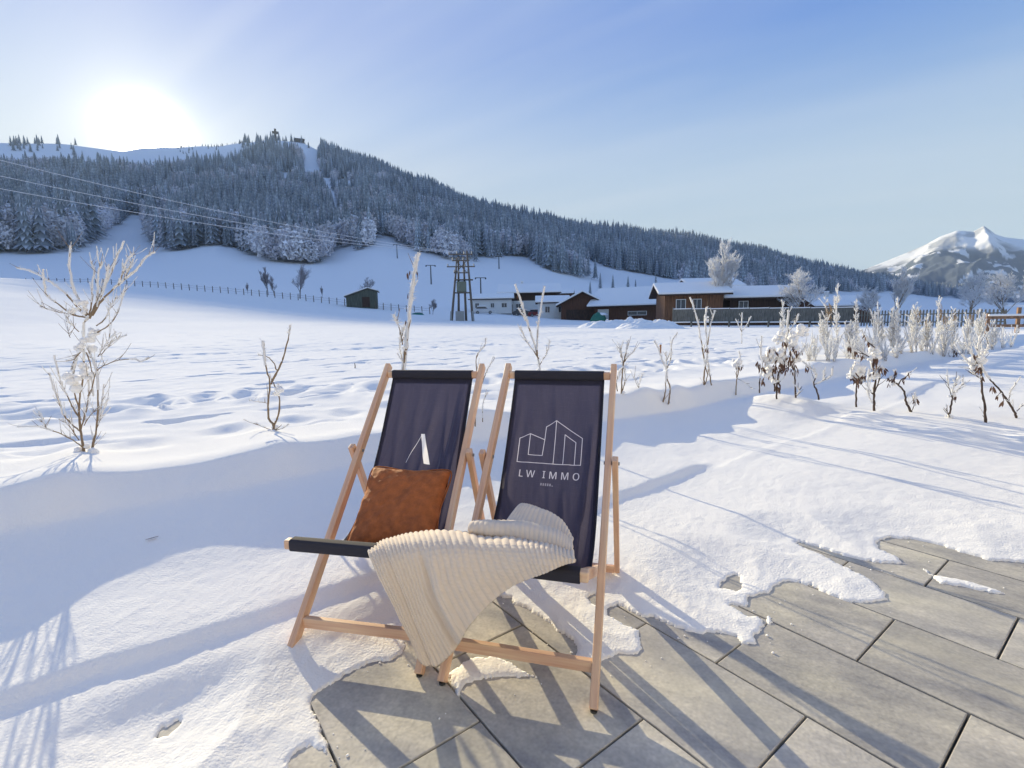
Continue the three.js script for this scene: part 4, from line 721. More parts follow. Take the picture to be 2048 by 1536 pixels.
plumeKinds.forEach(([px, foot, top, wide, label], k) => {
  const rnd = rng(300 + k), stems = [], droop = /nodding|drooping|bent|leaning/.test(label);
  const n = wide < 15 ? 2 : 4;
  for (let e = 0; e < n; e++) {
    const f = e / n, lean = (rnd() - 0.5) * wide * (e ? 1.1 : 0.2), yTop = e ? lerp(top, foot, 0.08 + 0.4 * rnd()) : top, sway = droop ? wide * 0.55 * (rnd() > 0.35 ? 1 : -1) : (rnd() - 0.5) * wide * 0.3;
    const bend = (rnd() - 0.5) * wide * 0.35;
    stems.push([[[px + (rnd() - 0.5) * 4, foot + 2], [px + lean * 0.3 + bend, lerp(foot, yTop, 0.4)], [px + lean * 0.75, lerp(foot, yTop, 0.78)], [px + lean + sway, yTop + (droop ? 6 : 0)]], 0.9, 0.02]);
    // feathery side shoots, longest low down
    const shoots = wide < 15 ? 26 : 22;
    for (let q = 0; q < shoots; q++) {
      const g = 0.12 + 0.82 * rnd(), y = lerp(foot, yTop, g), x = px + lean * g * 0.95, L = (wide < 15 ? 7 : 12) * (1.25 - g) * (0.6 + 0.8 * rnd()) + 2, dx = (rnd() > 0.5 ? 1 : -1) * L * (0.35 + 0.5 * rnd());
      stems.push([[[x, y], [x + dx * 0.6, y - L * 0.5], [x + dx, y - L * 1.2]], 0.42, 0.0, (rnd() - 0.5) * 0.14]);
    }
  }
  const tan = /tan|reed/.test(label);
  const b = bush('frosted_plume', label, [px, foot], 0, stems, { y: 0.36, r: 0.0095, coat: 1.1, spread: 0.1, twigs: 2, twigLong: 0.6, spurs: 1, bareTwigs: 0.05, seed: 500 + k, group: 'frosted plumes along the far hedge', category: 'plume' });
  if (tan) {
    const g = new Tubes(), base = b.position, depth = -base.z;
    for (let e = 0; e < 46; e++) { const a = placeAt(px + (rnd() - 0.5) * wide * 0.5 + wide * 0.15, lerp(top, foot, 0.12 + 0.26 * rnd()), depth + (rnd() - 0.5) * 0.12).sub(base), L = 0.05 + 0.08 * rnd(); g.path([a, a.clone().add(new THREE.Vector3((rnd() - 0.3) * 0.06, -L * 0.5, (rnd() - 0.5) * 0.05)), a.clone().add(new THREE.Vector3((rnd() - 0.3) * 0.09, -L, (rnd() - 0.5) * 0.08))], 0.004, 0.0025, 4, 0.3, rnd); }
    part('reed_head', g.geometry(), M.deadGrass, b);
  }
});
// low tufts that fill the hedge between the plumes, one like another
for (let k = 0; k < 22; k++) {
  const rnd = rng(900 + k), px = 1612 + k * 19.5 + (rnd() - 0.5) * 12, foot = lerp(722, 694, sstep(1600, 2000, px)) + (rnd() - 0.5) * 6, tall = 34 + 34 * rnd(), stems = [];
  for (let e = 0; e < 15; e++) { const lean = (rnd() - 0.5) * 34, h = tall * (0.45 + 0.6 * rnd()); stems.push([[[px + (rnd() - 0.5) * 8, foot + 2], [px + lean * 0.45, foot - h * 0.5], [px + lean + (rnd() - 0.5) * 8, foot - h]], 0.5, 0.03, (rnd() - 0.5) * 0.3]); }
  bush('frosted_tuft', 'low white frosted tuft filling the hedge between the tall plumes', [px, foot], 0, stems, { y: 0.36, r: 0.0085, spread: 0.14, twigs: 3, twigLong: 0.8, spurs: 2, bareTwigs: 0.1, seed: 950 + k, group: 'low frosted tufts in the far hedge', category: 'tuft' });
}
// a dry leaf and an orange stake lying about
{
  const p = groundAt(290, 1073, 0.2); const m = new THREE.Mesh(leafGeo, M.leaf); m.name = 'fallen_leaf'; m.position.set(p.x, groundHeight(p.x, p.z) + 0.012, p.z); m.rotation.set(1.3, 0.4, 0.7); m.scale.set(1.3, 1.3, 1.3); tag(m, 'dark dry leaf lying on the shaded snow bank', 'leaf'); scene.add(m);
  const s = placeAt(1320, 728, 12.4), y = groundHeight(s.x, s.z); const st = thing('marker_stake', 'short orange wooden stake standing in the snowy meadow', 'stake', [s.x, y - 0.05, s.z]);
  part('post', bar([0, 0, 0], [0.004, 0.3, 0], 0.045, 0.025), M.orangeWood, st); part('snow_cap', new THREE.SphereGeometry(0.027, 10, 6, 0, 6.3, 0, 1.5).translate(0.004, 0.298, 0), M.looseSnow, st);
  const f = placeAt(710, 737, 9.5), fy = groundHeight(f.x, f.z), sg = thing('twig_stub', 'tiny dark twig stub in the meadow left of the left chair', 'twig', [f.x, fy - 0.02, f.z]);
  const tb = new Tubes(); tb.path([new THREE.Vector3(0, 0, 0), new THREE.Vector3(0.005, 0.06, 0), new THREE.Vector3(0.002, 0.12, 0.004)], 0.012, 0.006, 6); part('stem', tb.geometry(), M.darkTwig, sg);
}

// ================================================================ THE VILLAGE AT THE FOOT OF THE SLOPE
M.freshWood = new THREE.MeshStandardMaterial({ color: C(0.40, 0.24, 0.15), map: plankTex, roughness: 0.85 });
M.brownOrange = new THREE.MeshStandardMaterial({ color: C(0.27, 0.12, 0.055), map: plankTex, roughness: 0.85 });
function spot(px, depth) { const p = placeAt(px, 640, depth); p.y = groundHeight(p.x, p.z); return p; }
const wideOf = (px, depth) => px / FOCAL * depth;
function plankUV(g, k = 0.6) { const p = g.attributes.position, n = g.attributes.normal, uv = g.attributes.uv; for (let i = 0; i < p.count; i++) { const ax = Math.abs(n.getX(i)); uv.setXY(i, (ax > 0.6 ? p.getZ(i) : p.getX(i)) * k, p.getY(i) * k * 0.5); } return g; }
function prism(w, h0, h1, len) {   // gable body: ridge runs along z
  const s = new THREE.Shape(); s.moveTo(-w / 2, 0); s.lineTo(w / 2, 0); s.lineTo(w / 2, h0); s.lineTo(0, h1); s.lineTo(-w / 2, h0); s.closePath();
  const g = new THREE.ExtrudeGeometry(s, { depth: len, bevelEnabled: false }); g.translate(0, 0, -len / 2); return plankUV(g);
}
function roofSlabs(t, w, h0, h1, len, over, m, snowDeep = 0.32) {
  const slope = Math.atan2(h1 - h0, w / 2), run = (w / 2 + over) / Math.cos(slope), th = 0.16;
  for (const s of [-1, 1]) {
    const mid = s * (w / 2 + over) / 2, y = h1 - Math.tan(slope) * (w / 2 + over) / 2;
    const r = part('roof', matrixBox(run, th, len + over * 2, mid, y + th / 2 + 0.02, 0, 0, -s * slope), m, t);
    const sn = new RoundedBoxGeometry(run + 0.1, snowDeep, len + over * 2 + 0.12, 3, snowDeep * 0.42), ps = sn.attributes.position;
    for (let i = 0; i < ps.count; i++) ps.setY(i, ps.getY(i) + 0.10 * perlin.noise(ps.getX(i) * 0.6, s * 3, ps.getZ(i) * 0.6));
    sn.applyMatrix4(new THREE.Matrix4().makeRotationZ(-s * slope).setPosition(mid, y + th + snowDeep / 2 + 0.03, 0)); part('roof_snow', sn, M.looseSnow, r);
  }
}
function windowPart(t, x, y, z, w, h, turn, shutter) {
  const g = new THREE.BoxGeometry(w, h, 0.1); g.rotateY(turn); g.translate(x, y, z);
  const f = part('window', g, M.whitePaint, t), n = new THREE.Vector3(Math.sin(turn), 0, Math.cos(turn));
  const gl = new THREE.BoxGeometry(w - 0.16, h - 0.16, 0.02); gl.rotateY(turn); gl.translate(x + n.x * 0.055, y, z + n.z * 0.055); part('pane', gl, M.glass, f);
  const mu = new THREE.BoxGeometry(0.05, h - 0.12, 0.03); mu.rotateY(turn); mu.translate(x + n.x * 0.06, y, z + n.z * 0.06); part('mullion', mu, M.whitePaint, f);
  return f;
}
// a house: gable body with its ridge along z, turned as it stands
function house(name, label, p, turn, o) {
  const t = thing(name, label, o.category ?? 'house', [p.x, p.y - 0.3, p.z], turn, o.group ?? 'houses of the village');
  const { w, len, h0, h1 } = o, lower = o.lowerH ?? h0;
  if (o.lower) { part('ground_floor', plankUV(new THREE.BoxGeometry(w, lower, len).translate(0, lower / 2, 0)), o.lower, t); const g = prism(w + 0.08, h0 - lower, h1 - lower, len + 0.08); g.translate(0, lower + 0.002, 0); part('gable_storey', g, o.upper, t); }
  else part('walls', prism(w, h0, h1, len), o.upper, t);
  roofSlabs(t, w, h0, h1, len, o.over ?? 0.8, M.darkWood, o.snow ?? 0.35);
  for (const [face, a, y, ww, hh] of o.windows ?? []) { const e = 0.09; if (face === 'z') windowPart(t, a, y, len / 2 + e, ww, hh, 0); if (face === '-z') windowPart(t, a, y, -len / 2 - e, ww, hh, Math.PI); if (face === 'x') windowPart(t, w / 2 + e, y, a, ww, hh, Math.PI / 2); if (face === '-x') windowPart(t, -w / 2 - e, y, a, ww, hh, -Math.PI / 2); }
  for (const [face, a, ww, hh] of o.doors ?? []) { const g = new THREE.BoxGeometry(ww, hh, 0.1); if (face === 'z') g.translate(a, hh / 2 + 0.3, len / 2 + 0.07); else { g.rotateY(Math.PI / 2); g.translate((face === 'x' ? 1 : -1) * (w / 2 + 0.07), hh / 2 + 0.3, a); } part('door', g, o.doorMat ?? M.darkWood, t); }
  if (o.chimney) { const [x, z] = o.chimney, c = part('chimney', matrixBox(0.6, 1.5, 0.6, x, h1 + 0.35, z), M.plaster, t); part('chimney_snow', new RoundedBoxGeometry(0.72, 0.22, 0.72, 2, 0.09).translate(x, h1 + 1.2, z), M.looseSnow, c); }
  if (o.balcony) { const [z0, y, L] = o.balcony, b = part('balcony', matrixBox(L, 0.12, 1.1, 0, y, z0), M.darkWood, t); for (let k = 0; k <= Math.round(L / 0.45); k++) part('baluster', matrixBox(0.09, 0.95, 0.05, -L / 2 + 0.04 + k * (L - 0.08) / Math.round(L / 0.45), y + 0.52, z0 + 0.5), M.brownWood, b); part('handrail', matrixBox(L, 0.1, 0.1, 0, y + 1.03, z0 + 0.5), M.brownWood, b); }
  return t;
}
// long pale house by the transformer
house('house', 'long low white house with small windows beside the transformer pole', spot(984, 118), rad(-90), { w: 7, len: 9.5, h0: 3.3, h1: 4.3, upper: M.plaster, over: 0.5, windows: [['x', -3, 1.9, 1.3, 1.1], ['x', -0.3, 1.9, 0.9, 1.1], ['x', 3.2, 1.9, 1.0, 1.2]] });
house('house', 'wide chalet with white ground floor under a dark timber eave', spot(1060, 128), rad(-94), { w: 11, len: 13.5, h0: 5.6, h1: 7.6, lowerH: 3.6, lower: M.plaster, upper: M.darkWood, over: 1.1, windows: [['x', 2.6, 2.2, 1.3, 1.4], ['x', -4.4, 2.2, 1.2, 1.3]], doors: [['x', 5.2, 2.2, 2.4]], chimney: [-1, 2] });
house('house', 'white walled annex with two shuttered windows before the barn', spot(1105, 110), rad(-92), { w: 5, len: 6.4, h0: 3.6, h1: 4.7, upper: M.plaster, over: 0.5, windows: [['x', 1.2, 2.1, 1.1, 1.4], ['x', -1.7, 2.1, 1.1, 1.4]] });
house('barn', 'dark brown barn with its broad gable facing the meadow', spot(1163, 106), rad(-6), { category: 'barn', w: 8.6, len: 10, h0: 3.4, h1: 5.6, upper: M.brownWood, over: 1.0, doors: [['z', -0.5, 5.6, 2.0]] });
house('barn', 'large brown barn with a long snow-laden roof and pale end wall', spot(1265, 102), rad(-118), { category: 'barn', w: 12.5, len: 12, h0: 3.7, h1: 6.8, lowerH: 3.2, lower: M.brownWood, upper: M.darkWood, over: 1.2, windows: [['x', -2.5, 1.9, 3.6, 0.8]], doors: [['x', 4.2, 2.2, 2.5]], doorMat: M.plaster });
house('house', 'far house with a reddish roof edge high behind the barns', spot(1122, 210), rad(-100), { w: 8, len: 9.5, h0: 4.0, h1: 5.6, upper: M.brownWood, over: 0.8 });
house('house', 'far small hut with snowy roof on the slope above the big barn', spot(1225, 190), rad(-96), { w: 6, len: 6.5, h0: 3.4, h1: 4.4, upper: M.plaster, over: 0.6, category: 'hut' });
house('house', 'orange brown timber chalet with pale window panes behind the grey fence', spot(1374, 72), rad(-98), { w: 8, len: 7.6, h0: 4.6, h1: 5.9, upper: M.brownOrange, over: 1.0, windows: [['x', 1.7, 3.1, 1.3, 1.5], ['x', -0.4, 3.1, 1.2, 1.5], ['-z', 0, 3.1, 1.2, 1.4]], balcony: null });
house('house', 'taller chalet behind whose snowy roof shows over the orange one', spot(1412, 84), rad(-92), { w: 8, len: 6.6, h0: 6.3, h1: 7.5, upper: M.darkWood, over: 1.0 });
house('house', 'dark timber chalet with thick roof snow right of the frosted tree', spot(1497, 74), rad(-94), { w: 8, len: 8.4, h0: 4.3, h1: 5.6, lowerH: 4.2, upper: M.darkWood, over: 1.2, windows: [['x', 2.4, 3.0, 1.3, 1.5]], doors: [['x', -1.0, 2.2, 2.6]], doorMat: M.brownWood });
house('house', 'half hidden low house with snowy roof and dark chimney right of the round tree', spot(1664, 92), rad(-92), { w: 7, len: 9.6, h0: 3.3, h1: 4.7, upper: M.brownWood, over: 0.8, chimney: [0.5, 1.6] });
// field shed
{
  const p = spot(727, 97), t = thing('field_shed', 'small grey green wooden shed alone at the foot of the piste', 'shed', [p.x, p.y - 0.4, p.z], rad(12));
  part('walls', (() => { const s = new THREE.Shape(); s.moveTo(-2.8, 0); s.lineTo(2.8, 0); s.lineTo(2.8, 3.3); s.lineTo(1.2, 3.75); s.lineTo(-2.8, 2.3); s.closePath(); const g = new THREE.ExtrudeGeometry(s, { depth: 4, bevelEnabled: false }); g.translate(0, 0, -2); return plankUV(g); })(), M.greenWood, t);
  const r = part('roof', matrixBox(4.7, 0.12, 4.6, -0.95, 3.12, 0, 0, 0.346), M.greyWood, t); part('roof_snow', new RoundedBoxGeometry(4.6, 0.2, 4.6, 2, 0.08).rotateZ(0.346).translate(-1.02, 3.3, 0), M.looseSnow, r);
  const r2 = part('roof', matrixBox(2.1, 0.12, 4.6, 2.15, 3.62, 0, 0, -0.27), M.greyWood, t); part('roof_snow', new RoundedBoxGeometry(2.0, 0.18, 4.6, 2, 0.07).rotateZ(-0.27).translate(2.2, 3.78, 0), M.looseSnow, r2);
  part('door', matrixBox(1.4, 1.9, 0.08, 0.8, 1.35, 2.06), M.darkWood, t);
}
// transformer on four poles
{
  const D = 76, p = spot(925, D), t = thing('transformer_pole', 'four-legged wooden transformer pole with grey tank and crossarms', 'utility pole', [p.x, p.y - 0.25, p.z], rad(4));
  const top = 10.6;
  for (const [x0, x1, z, h] of [[-1.65, -0.55, 0.5, 9.6], [1.6, 0.95, 0.5, 10.6], [-0.6, -0.35, -0.6, 9.8], [0.55, 0.4, -0.6, 9.8]]) { const g = new Tubes(); g.path([new THREE.Vector3(x0, 0, z), new THREE.Vector3(lerp(x0, x1, 0.5), h / 2, z * 0.7), new THREE.Vector3(x1, h, z * 0.4)], 0.2, 0.12, 8); const leg = part('leg', g.geometry(), M.poleWood, t); if (z > 0) { const st = new Tubes(); st.path([new THREE.Vector3(x0 * 1.06, -0.1, z + 0.2), new THREE.Vector3(x0 * 0.98, 1.7, z + 0.17)], 0.16, 0.15, 8); part('footing', st.geometry(), M.greyMetal, leg); } }
  part('tank', new RoundedBoxGeometry(1.45, 1.6, 1.0, 2, 0.08).translate(0, 5.35, 0), M.transformer, t);
  part('platform', matrixBox(2.7, 0.12, 1.4, 0.4, 4.48 + 1.9, 0), M.poleWood, t); part('platform', matrixBox(2.4, 0.14, 1.3, 0, 4.46, 0), M.poleWood, t);
  for (const [y, w] of [[10.1, 3.6], [9.2, 2.6], [8.3, 4.2], [7.4, 2.2]]) { const a = part('crossarm', matrixBox(w, 0.16, 0.14, 0, y, 0.35), M.poleWood, t); for (const x of [-0.46, -0.15, 0.15, 0.46]) part('insulator', new THREE.CylinderGeometry(0.07, 0.1, 0.36, 8).translate(w * x, y + 0.26, 0.35), M.greyMetal, a); }
  for (const [a, b] of [[[-0.8, 7.4, 0.3], [0.9, 9.2, 0.3]], [[0.9, 7.4, 0.3], [-0.7, 9.2, 0.3]]]) { const g = new Tubes(); g.path([new THREE.Vector3(...a), new THREE.Vector3(...b)], 0.06, 0.06, 6); part('brace', g.geometry(), M.poleWood, t); }
  part('cable_box', new RoundedBoxGeometry(1.3, 1.5, 0.7, 2, 0.05).translate(-0.35, 0.95, 0.6), M.greyMetal, t);
  // frosted wires to the next pole out of sight on the left
  for (const [k, [y0, far]] of [[10.4, [-46, 15.6, -33]], [10.3, [-46, 14.1, -32.6]], [10.2, [-46, 12.9, -32.2]]].entries()) {
    const a = new THREE.Vector3(p.x - 1.3 + k * 0.5, p.y + y0 - 0.1, p.z + 0.4), b = new THREE.Vector3(...far), pts = [];
    for (let i = 0; i <= 30; i++) { const s = i / 30, q = a.clone().lerp(b, s); q.y -= 1.1 * 4 * s * (1 - s); pts.push(q); }
    const g = new Tubes(); g.path(pts, 0.022, 0.018, 5, 0, null, false);
    const m = new THREE.Mesh(g.geometry(), M.wire); m.name = numbered('overhead_wire'); tag(m, ['top frosted wire running left from the transformer pole', 'middle frosted wire running left from the transformer pole', 'lowest frosted wire running left from the transformer pole'][k], 'wire', 'wires from the transformer pole'); scene.add(m);
  }
  const q = new THREE.Vector3(-46, groundHeight(-46, -32.6), -32.6), pole = thing('wire_pole', 'wooden wire pole beyond the left edge that carries the overhead wires', 'utility pole', [q.x, q.y - 0.3, q.z], rad(60));
  const g = new Tubes(); g.path([new THREE.Vector3(0, 0, 0), new THREE.Vector3(0, 16 - q.y, 0)], 0.16, 0.1, 8); part('post', g.geometry(), M.poleWood, pole); for (const y of [15.5, 14.05, 12.8]) part('crossarm', matrixBox(1.4, 0.14, 0.12, 0, y - q.y + 0.3, 0), M.poleWood, pole);
}
// drag lift masts up the piste
[[757, 430, 'farthest lift mast high on the piste'], [800, 300, 'second highest lift mast on the piste'], [865, 215, 'lift mast left of the transformer pole'], [963, 190, 'lift mast right of the transformer pole'], [1000, 330, 'thin far lift mast right of the others']].forEach(([px, D, label]) => {
  const p = spot(px, D), t = thing('lift_mast', label, 'lift mast', [p.x, p.y - 0.3, p.z], rad(10), 'drag lift masts'), far = D > 320 ? 1.3 : 1;
  part('post', new THREE.CylinderGeometry(0.2 * far, 0.3 * far, 8.2, 8).translate(0, 4.1, 0), M.darkMetal, t); const a = part('crossarm', matrixBox(4.2, 0.25, 0.25, 0, 8.2, 0), M.darkMetal, t);
  for (const x of [-1.9, 1.9]) part('sheave', new THREE.CylinderGeometry(0.3, 0.3, 0.2, 10).rotateX(Math.PI / 2).translate(x, 7.9, 0), M.darkMetal, a);
});
// pasture fence along the far edge of the meadow
{
  const t = thing('pasture_fence', 'line of small dark fence posts with wire along the far meadow edge', 'fence'); const pts = [];
  for (let k = 0; k <= 60; k++) { const px = lerp(-60, 860, k / 60), D = lerp(122, 92, k / 60), p = spot(px, D); pts.push(p.clone().add(new THREE.Vector3(0, 1.0, 0))); const g = part('post', new THREE.CylinderGeometry(0.07, 0.08, 1.7, 6), M.poleWood, t); g.position.set(p.x, p.y + 0.45 + 0.1 * perlin.noise(k, 1.5, 2), p.z); g.rotation.z = 0.08 * perlin.noise(k * 1.7, 4.5, 2); }
  for (const dy of [0, -0.4]) { const g = new Tubes(); g.path(pts.map(p => p.clone().add(new THREE.Vector3(0, dy, 0))), 0.016, 0.016, 4, 0, null, false); part('wire', g.geometry(), M.poleWood, t); }
}
// weathered board fence of the neighbours
{
  const t = thing('board_fence', 'weathered grey board fence with snow along its foot', 'fence'), a = spot(1346, 55), b = spot(1705, 50), n = 9, dir = b.clone().sub(a), turn = Math.atan2(-dir.z, dir.x), L = Math.hypot(dir.x, dir.z) / n, rnd = rng(77);
  for (let k = 0; k <= n; k++) { const p = a.clone().lerp(b, k / n); p.y = groundHeight(p.x, p.z); const po = part('post', matrixBox(0.16, 2.3, 0.16, 0, 0.95, 0, turn), M.greyWood, t); po.position.copy(p);
    if (k < n) {
      const q = a.clone().lerp(b, (k + 0.5) / n); q.y = groundHeight(q.x, q.z); const boards = [];
      const count = Math.floor(L / 0.17); for (let e = 0; e < count; e++) { const g = new THREE.BoxGeometry(0.158, 1.42 + 0.03 * rnd(), 0.022); const uv = g.attributes.uv; for (let i = 0; i < uv.count; i++) uv.setXY(i, uv.getX(i) * 0.12 + rnd() * 0.001 + e * 0.37, uv.getY(i)); g.translate(-L / 2 + 0.12 + e * (L - 0.24) / (count - 1), 1.2, 0.05 + 0.006 * rnd()); boards.push(g); }
      const bm = part('boards', mergeGeometries(boards), M.greyWood, t); bm.userData.kind = 'stuff'; bm.position.copy(q); bm.rotation.y = turn;
      for (const y of [0.62, 1.72]) { const r = part('rail', matrixBox(L - 0.17, 0.11, 0.06, 0, y, 0.0), M.greyWood, t); r.position.copy(q); r.rotation.y = turn; }
      const sn = part('rail_snow', new RoundedBoxGeometry(L - 0.2, 0.12, 0.16, 2, 0.05).translate(0, 0.52, 0.16), M.looseSnow, t); sn.position.copy(q); sn.rotation.y = turn;
      const lb = part('plinth_board', matrixBox(L - 0.2, 0.2, 0.05, 0, 0.34, 0.07), M.darkWood, t); lb.position.copy(q); lb.rotation.y = turn;
      const cap = part('cap_snow', new RoundedBoxGeometry(L - 0.05, 0.09, 0.13, 2, 0.04).translate(0, 1.97, 0.05), M.looseSnow, t); cap.position.copy(q); cap.rotation.y = turn;
    } }
  const pf = thing('picket_fence', 'dark open picket fence behind the frosted plumes at the right', 'fence'), c = spot(1712, 49), d = spot(2010, 40), m = 44, dr = d.clone().sub(c), tn = Math.atan2(-dr.z, dr.x);
  const picket = (() => { const s = new THREE.Shape(); s.moveTo(-0.06, 0); s.lineTo(0.06, 0); s.lineTo(0.06, 1.4); s.lineTo(0, 1.5); s.lineTo(-0.06, 1.4); s.closePath(); return new THREE.ExtrudeGeometry(s, { depth: 0.03, bevelEnabled: false }); })();
  for (let k = 0; k <= m; k++) { const p = c.clone().lerp(d, k / m), g = part('picket', picket, M.greyWood, pf); g.position.set(p.x, groundHeight(p.x, p.z) + 0.12, p.z); g.rotation.y = tn; }
  for (const y of [0.5, 1.2]) { const g = part('rail', new THREE.BoxGeometry(dr.length(), 0.1, 0.05), M.greyWood, pf), p = c.clone().lerp(d, 0.5); g.position.set(p.x, groundHeight(p.x, p.z) + y, p.z); g.rotation.y = tn; g.rotation.z = 0; }
  const tf = thing('timber_rail_fence', 'pale brown timber post and rails at the right edge', 'fence'), e = spot(2036, 24); e.y -= 0.1;
  tf.position.copy(e); tf.rotation.y = rad(-20); part('post', matrixBox(0.13, 1.4, 0.13, 0, 0.62, 0), M.freshWood, tf); part('post', matrixBox(0.14, 1.5, 0.14, 3.2, 0.7, 0), M.freshWood, tf); part('post', matrixBox(0.14, 1.1, 0.14, -1.15, 0.5, 0), M.freshWood, tf);
  for (const y of [0.45, 0.85]) part('rail', matrixBox(4.7, 0.14, 0.05, 1.1, y, 0.1), M.freshWood, tf); part('rail_snow', new RoundedBoxGeometry(4.6, 0.1, 0.14, 2, 0.04).translate(1.1, 0.97, 0.1), M.looseSnow, tf);
}
// ploughed heaps of snow
[[1222, 51, 3.6, 1.0, 'ploughed snow heap in front of the brown barn'], [1300, 47, 3.4, 1.1, 'ploughed snow heap left of the board fence'], [1272, 60, 3.0, 1.2, 'rounded snow heap behind the others beside the green tarpaulin']].forEach(([px, D, w, h, label], k) => {
  const p = spot(px, D), n = 40, P = [], I = [];
  for (let j = 0; j <= n; j++) for (let i = 0; i <= n; i++) { const a = (i / n * 2 - 1), b = (j / n * 2 - 1), r = Math.hypot(a, b), base = Math.max(0, 1 - r * r), y = h * Math.pow(base, 0.8) * (0.75 + 0.6 * fbm(a * 3 + k * 7, 1.3, b * 3, 3)) + 0.22 * base * Math.abs(fbm(a * 9, 4.3 + k, b * 9, 3)) * 2; const x = a * w, z = b * w * 0.7; P.push(x, groundHeight(p.x + x, p.z + z) - p.y - 0.12 + y, z); }
  for (let j = 0; j < n; j++) for (let i = 0; i < n; i++) { const a = j * (n + 1) + i; I.push(a, a + n + 1, a + 1, a + 1, a + n + 1, a + n + 2); }
  const g = new THREE.BufferGeometry(); g.setAttribute('position', new THREE.Float32BufferAttribute(P, 3)); g.setIndex(I); g.computeVertexNormals();
  const m = new THREE.Mesh(g, M.looseSnow); m.name = numbered('snow_heap'); m.position.copy(p); m.castShadow = m.receiveShadow = true; tag(m, label, 'snow heap', 'ploughed snow heaps'); scene.add(m);
});
// green tarpaulin over a heap
{
  const p = spot(1197, 96), t = thing('tarpaulin_heap', 'green tarpaulin covered heap with snow on top before the barns', 'tarpaulin', [p.x, p.y - 0.1, p.z]);
  const dome = (r, sy, seed) => { const g = new THREE.SphereGeometry(r, 28, 14, 0, Math.PI * 2, 0, Math.PI / 2), ps = g.attributes.position; for (let i = 0; i < ps.count; i++) { const k = 1 + 0.12 * perlin.noise(ps.getX(i) * 1.8, ps.getY(i) * 1.8 + seed, ps.getZ(i) * 1.8); ps.setXYZ(i, ps.getX(i) * k * 1.15, ps.getY(i) * sy * k, ps.getZ(i) * k); } g.computeVertexNormals(); return g; };
  part('tarpaulin', dome(1.35, 1.35, 1), M.greenTarp, t); part('snow_cap', dome(1.05, 0.5, 4).translate(0.55, 1.28, -0.15), M.looseSnow, t);
  const q = spot(835, 88), b = thing('tarpaulin_heap', 'low turquoise cover lying in the snow left of the transformer pole', 'tarpaulin', [q.x, q.y - 0.15, q.z]); part('tarpaulin', dome(0.8, 0.8, 7).scale(1.3, 0.8, 0.8), mat(0.05, 0.22, 0.2), b); part('snow_cap', dome(0.7, 0.3, 3).scale(1.3, 1, 0.8).translate(0.1, 0.5, 0), M.looseSnow, b);
}
// cars in the yard
function car(label, p, turn, paint) {
  const t = thing('parked_car', label, 'car', [p.x, p.y - 0.02, p.z], turn, 'cars parked in the village yard');
  const ext = (pts, w, b) => { const s = new THREE.Shape(); pts.forEach(([x, y], k) => k ? s.lineTo(x, y) : s.moveTo(x, y)); s.closePath(); const g = new THREE.ExtrudeGeometry(s, { depth: w, bevelEnabled: true, bevelThickness: b, bevelSize: b, bevelSegments: 2 }); g.translate(0, 0, -w / 2); return g; };
  part('body', ext([[-2.1, 0.35], [2.1, 0.35], [2.15, 0.7], [1.9, 0.92], [1.0, 1.0], [-1.9, 1.02], [-2.15, 0.75]], 1.5, 0.12), paint, t);
  part('cabin', ext([[-1.7, 1.0], [0.95, 1.0], [0.3, 1.48], [-1.3, 1.5]], 1.3, 0.06), M.glass, t);
  part('roof', new RoundedBoxGeometry(1.7, 0.07, 1.34, 2, 0.03).translate(-0.5, 1.57, 0), paint, t); part('roof_snow', new RoundedBoxGeometry(1.75, 0.16, 1.36, 2, 0.07).translate(-0.5, 1.68, 0), M.looseSnow, t);
  for (const x of [-1.35, 1.35]) for (const z of [-0.82, 0.82]) { const w = part('wheel', new THREE.CylinderGeometry(0.33, 0.33, 0.2, 18).rotateX(Math.PI / 2).translate(x, 0.33, z), M.darkMetal, t); part('rim', new THREE.CylinderGeometry(0.19, 0.19, 0.22, 12).rotateX(Math.PI / 2).translate(x, 0.33, z), M.greyMetal, w); }
  for (const z of [-0.6, 0.6]) part('headlight', new RoundedBoxGeometry(0.1, 0.14, 0.32, 1, 0.03).translate(2.22, 0.72, z), M.whitePaint, t);
  return t;
}
car('pale parked car in front of the long white house', spot(968, 108), rad(4), mat(0.55, 0.56, 0.57, { roughness: 0.3 }));
car('dark parked car in front of the wide chalet', spot(1046, 112), rad(-8), mat(0.05, 0.055, 0.065, { roughness: 0.3 }));
car('dark red parked car beside the white annex', spot(1074, 112), rad(12), mat(0.22, 0.03, 0.03, { roughness: 0.3 }));
// summit cross and summit house
{
  const p = placeAt(553, 300, 1030); const d = 1245, s = sightLine(553, 300), az = Math.atan2(s.x, -s.z), x = Math.sin(az) * d, z = -Math.cos(az) * d;
  const t = thing('summit_cross', 'dark tower shaped as a cross on the mountain top', 'cross', [x, groundHeight(x, z) - 1, z], -az);
  part('shaft', matrixBox(4.4, 25, 4.4, 0, 12.5, 0), M.darkWood, t); part('arms', matrixBox(13, 4.4, 4.0, 0, 17.5, 0), M.darkWood, t);
  const s2 = sightLine(600, 300), a2 = Math.atan2(s2.x, -s2.z), x2 = Math.sin(a2) * 1235, z2 = -Math.cos(a2) * 1235, h = thing('summit_house', 'dark long building on the ridge right of the cross', 'house', [x2, groundHeight(x2, z2) - 1, z2], -a2);
  part('walls', matrixBox(20, 8, 9, 0, 4, 0), M.darkWood, h); const r = part('roof', matrixBox(22, 1.0, 11, 0, 8.5, 0), M.darkWood, h); part('roof_snow', matrixBox(21.8, 0.8, 10.8, 0, 9.4, 0), M.looseSnow, r); part('chimney', matrixBox(1.6, 3.4, 1.6, 6, 10.4, 0), M.darkWood, h);
}

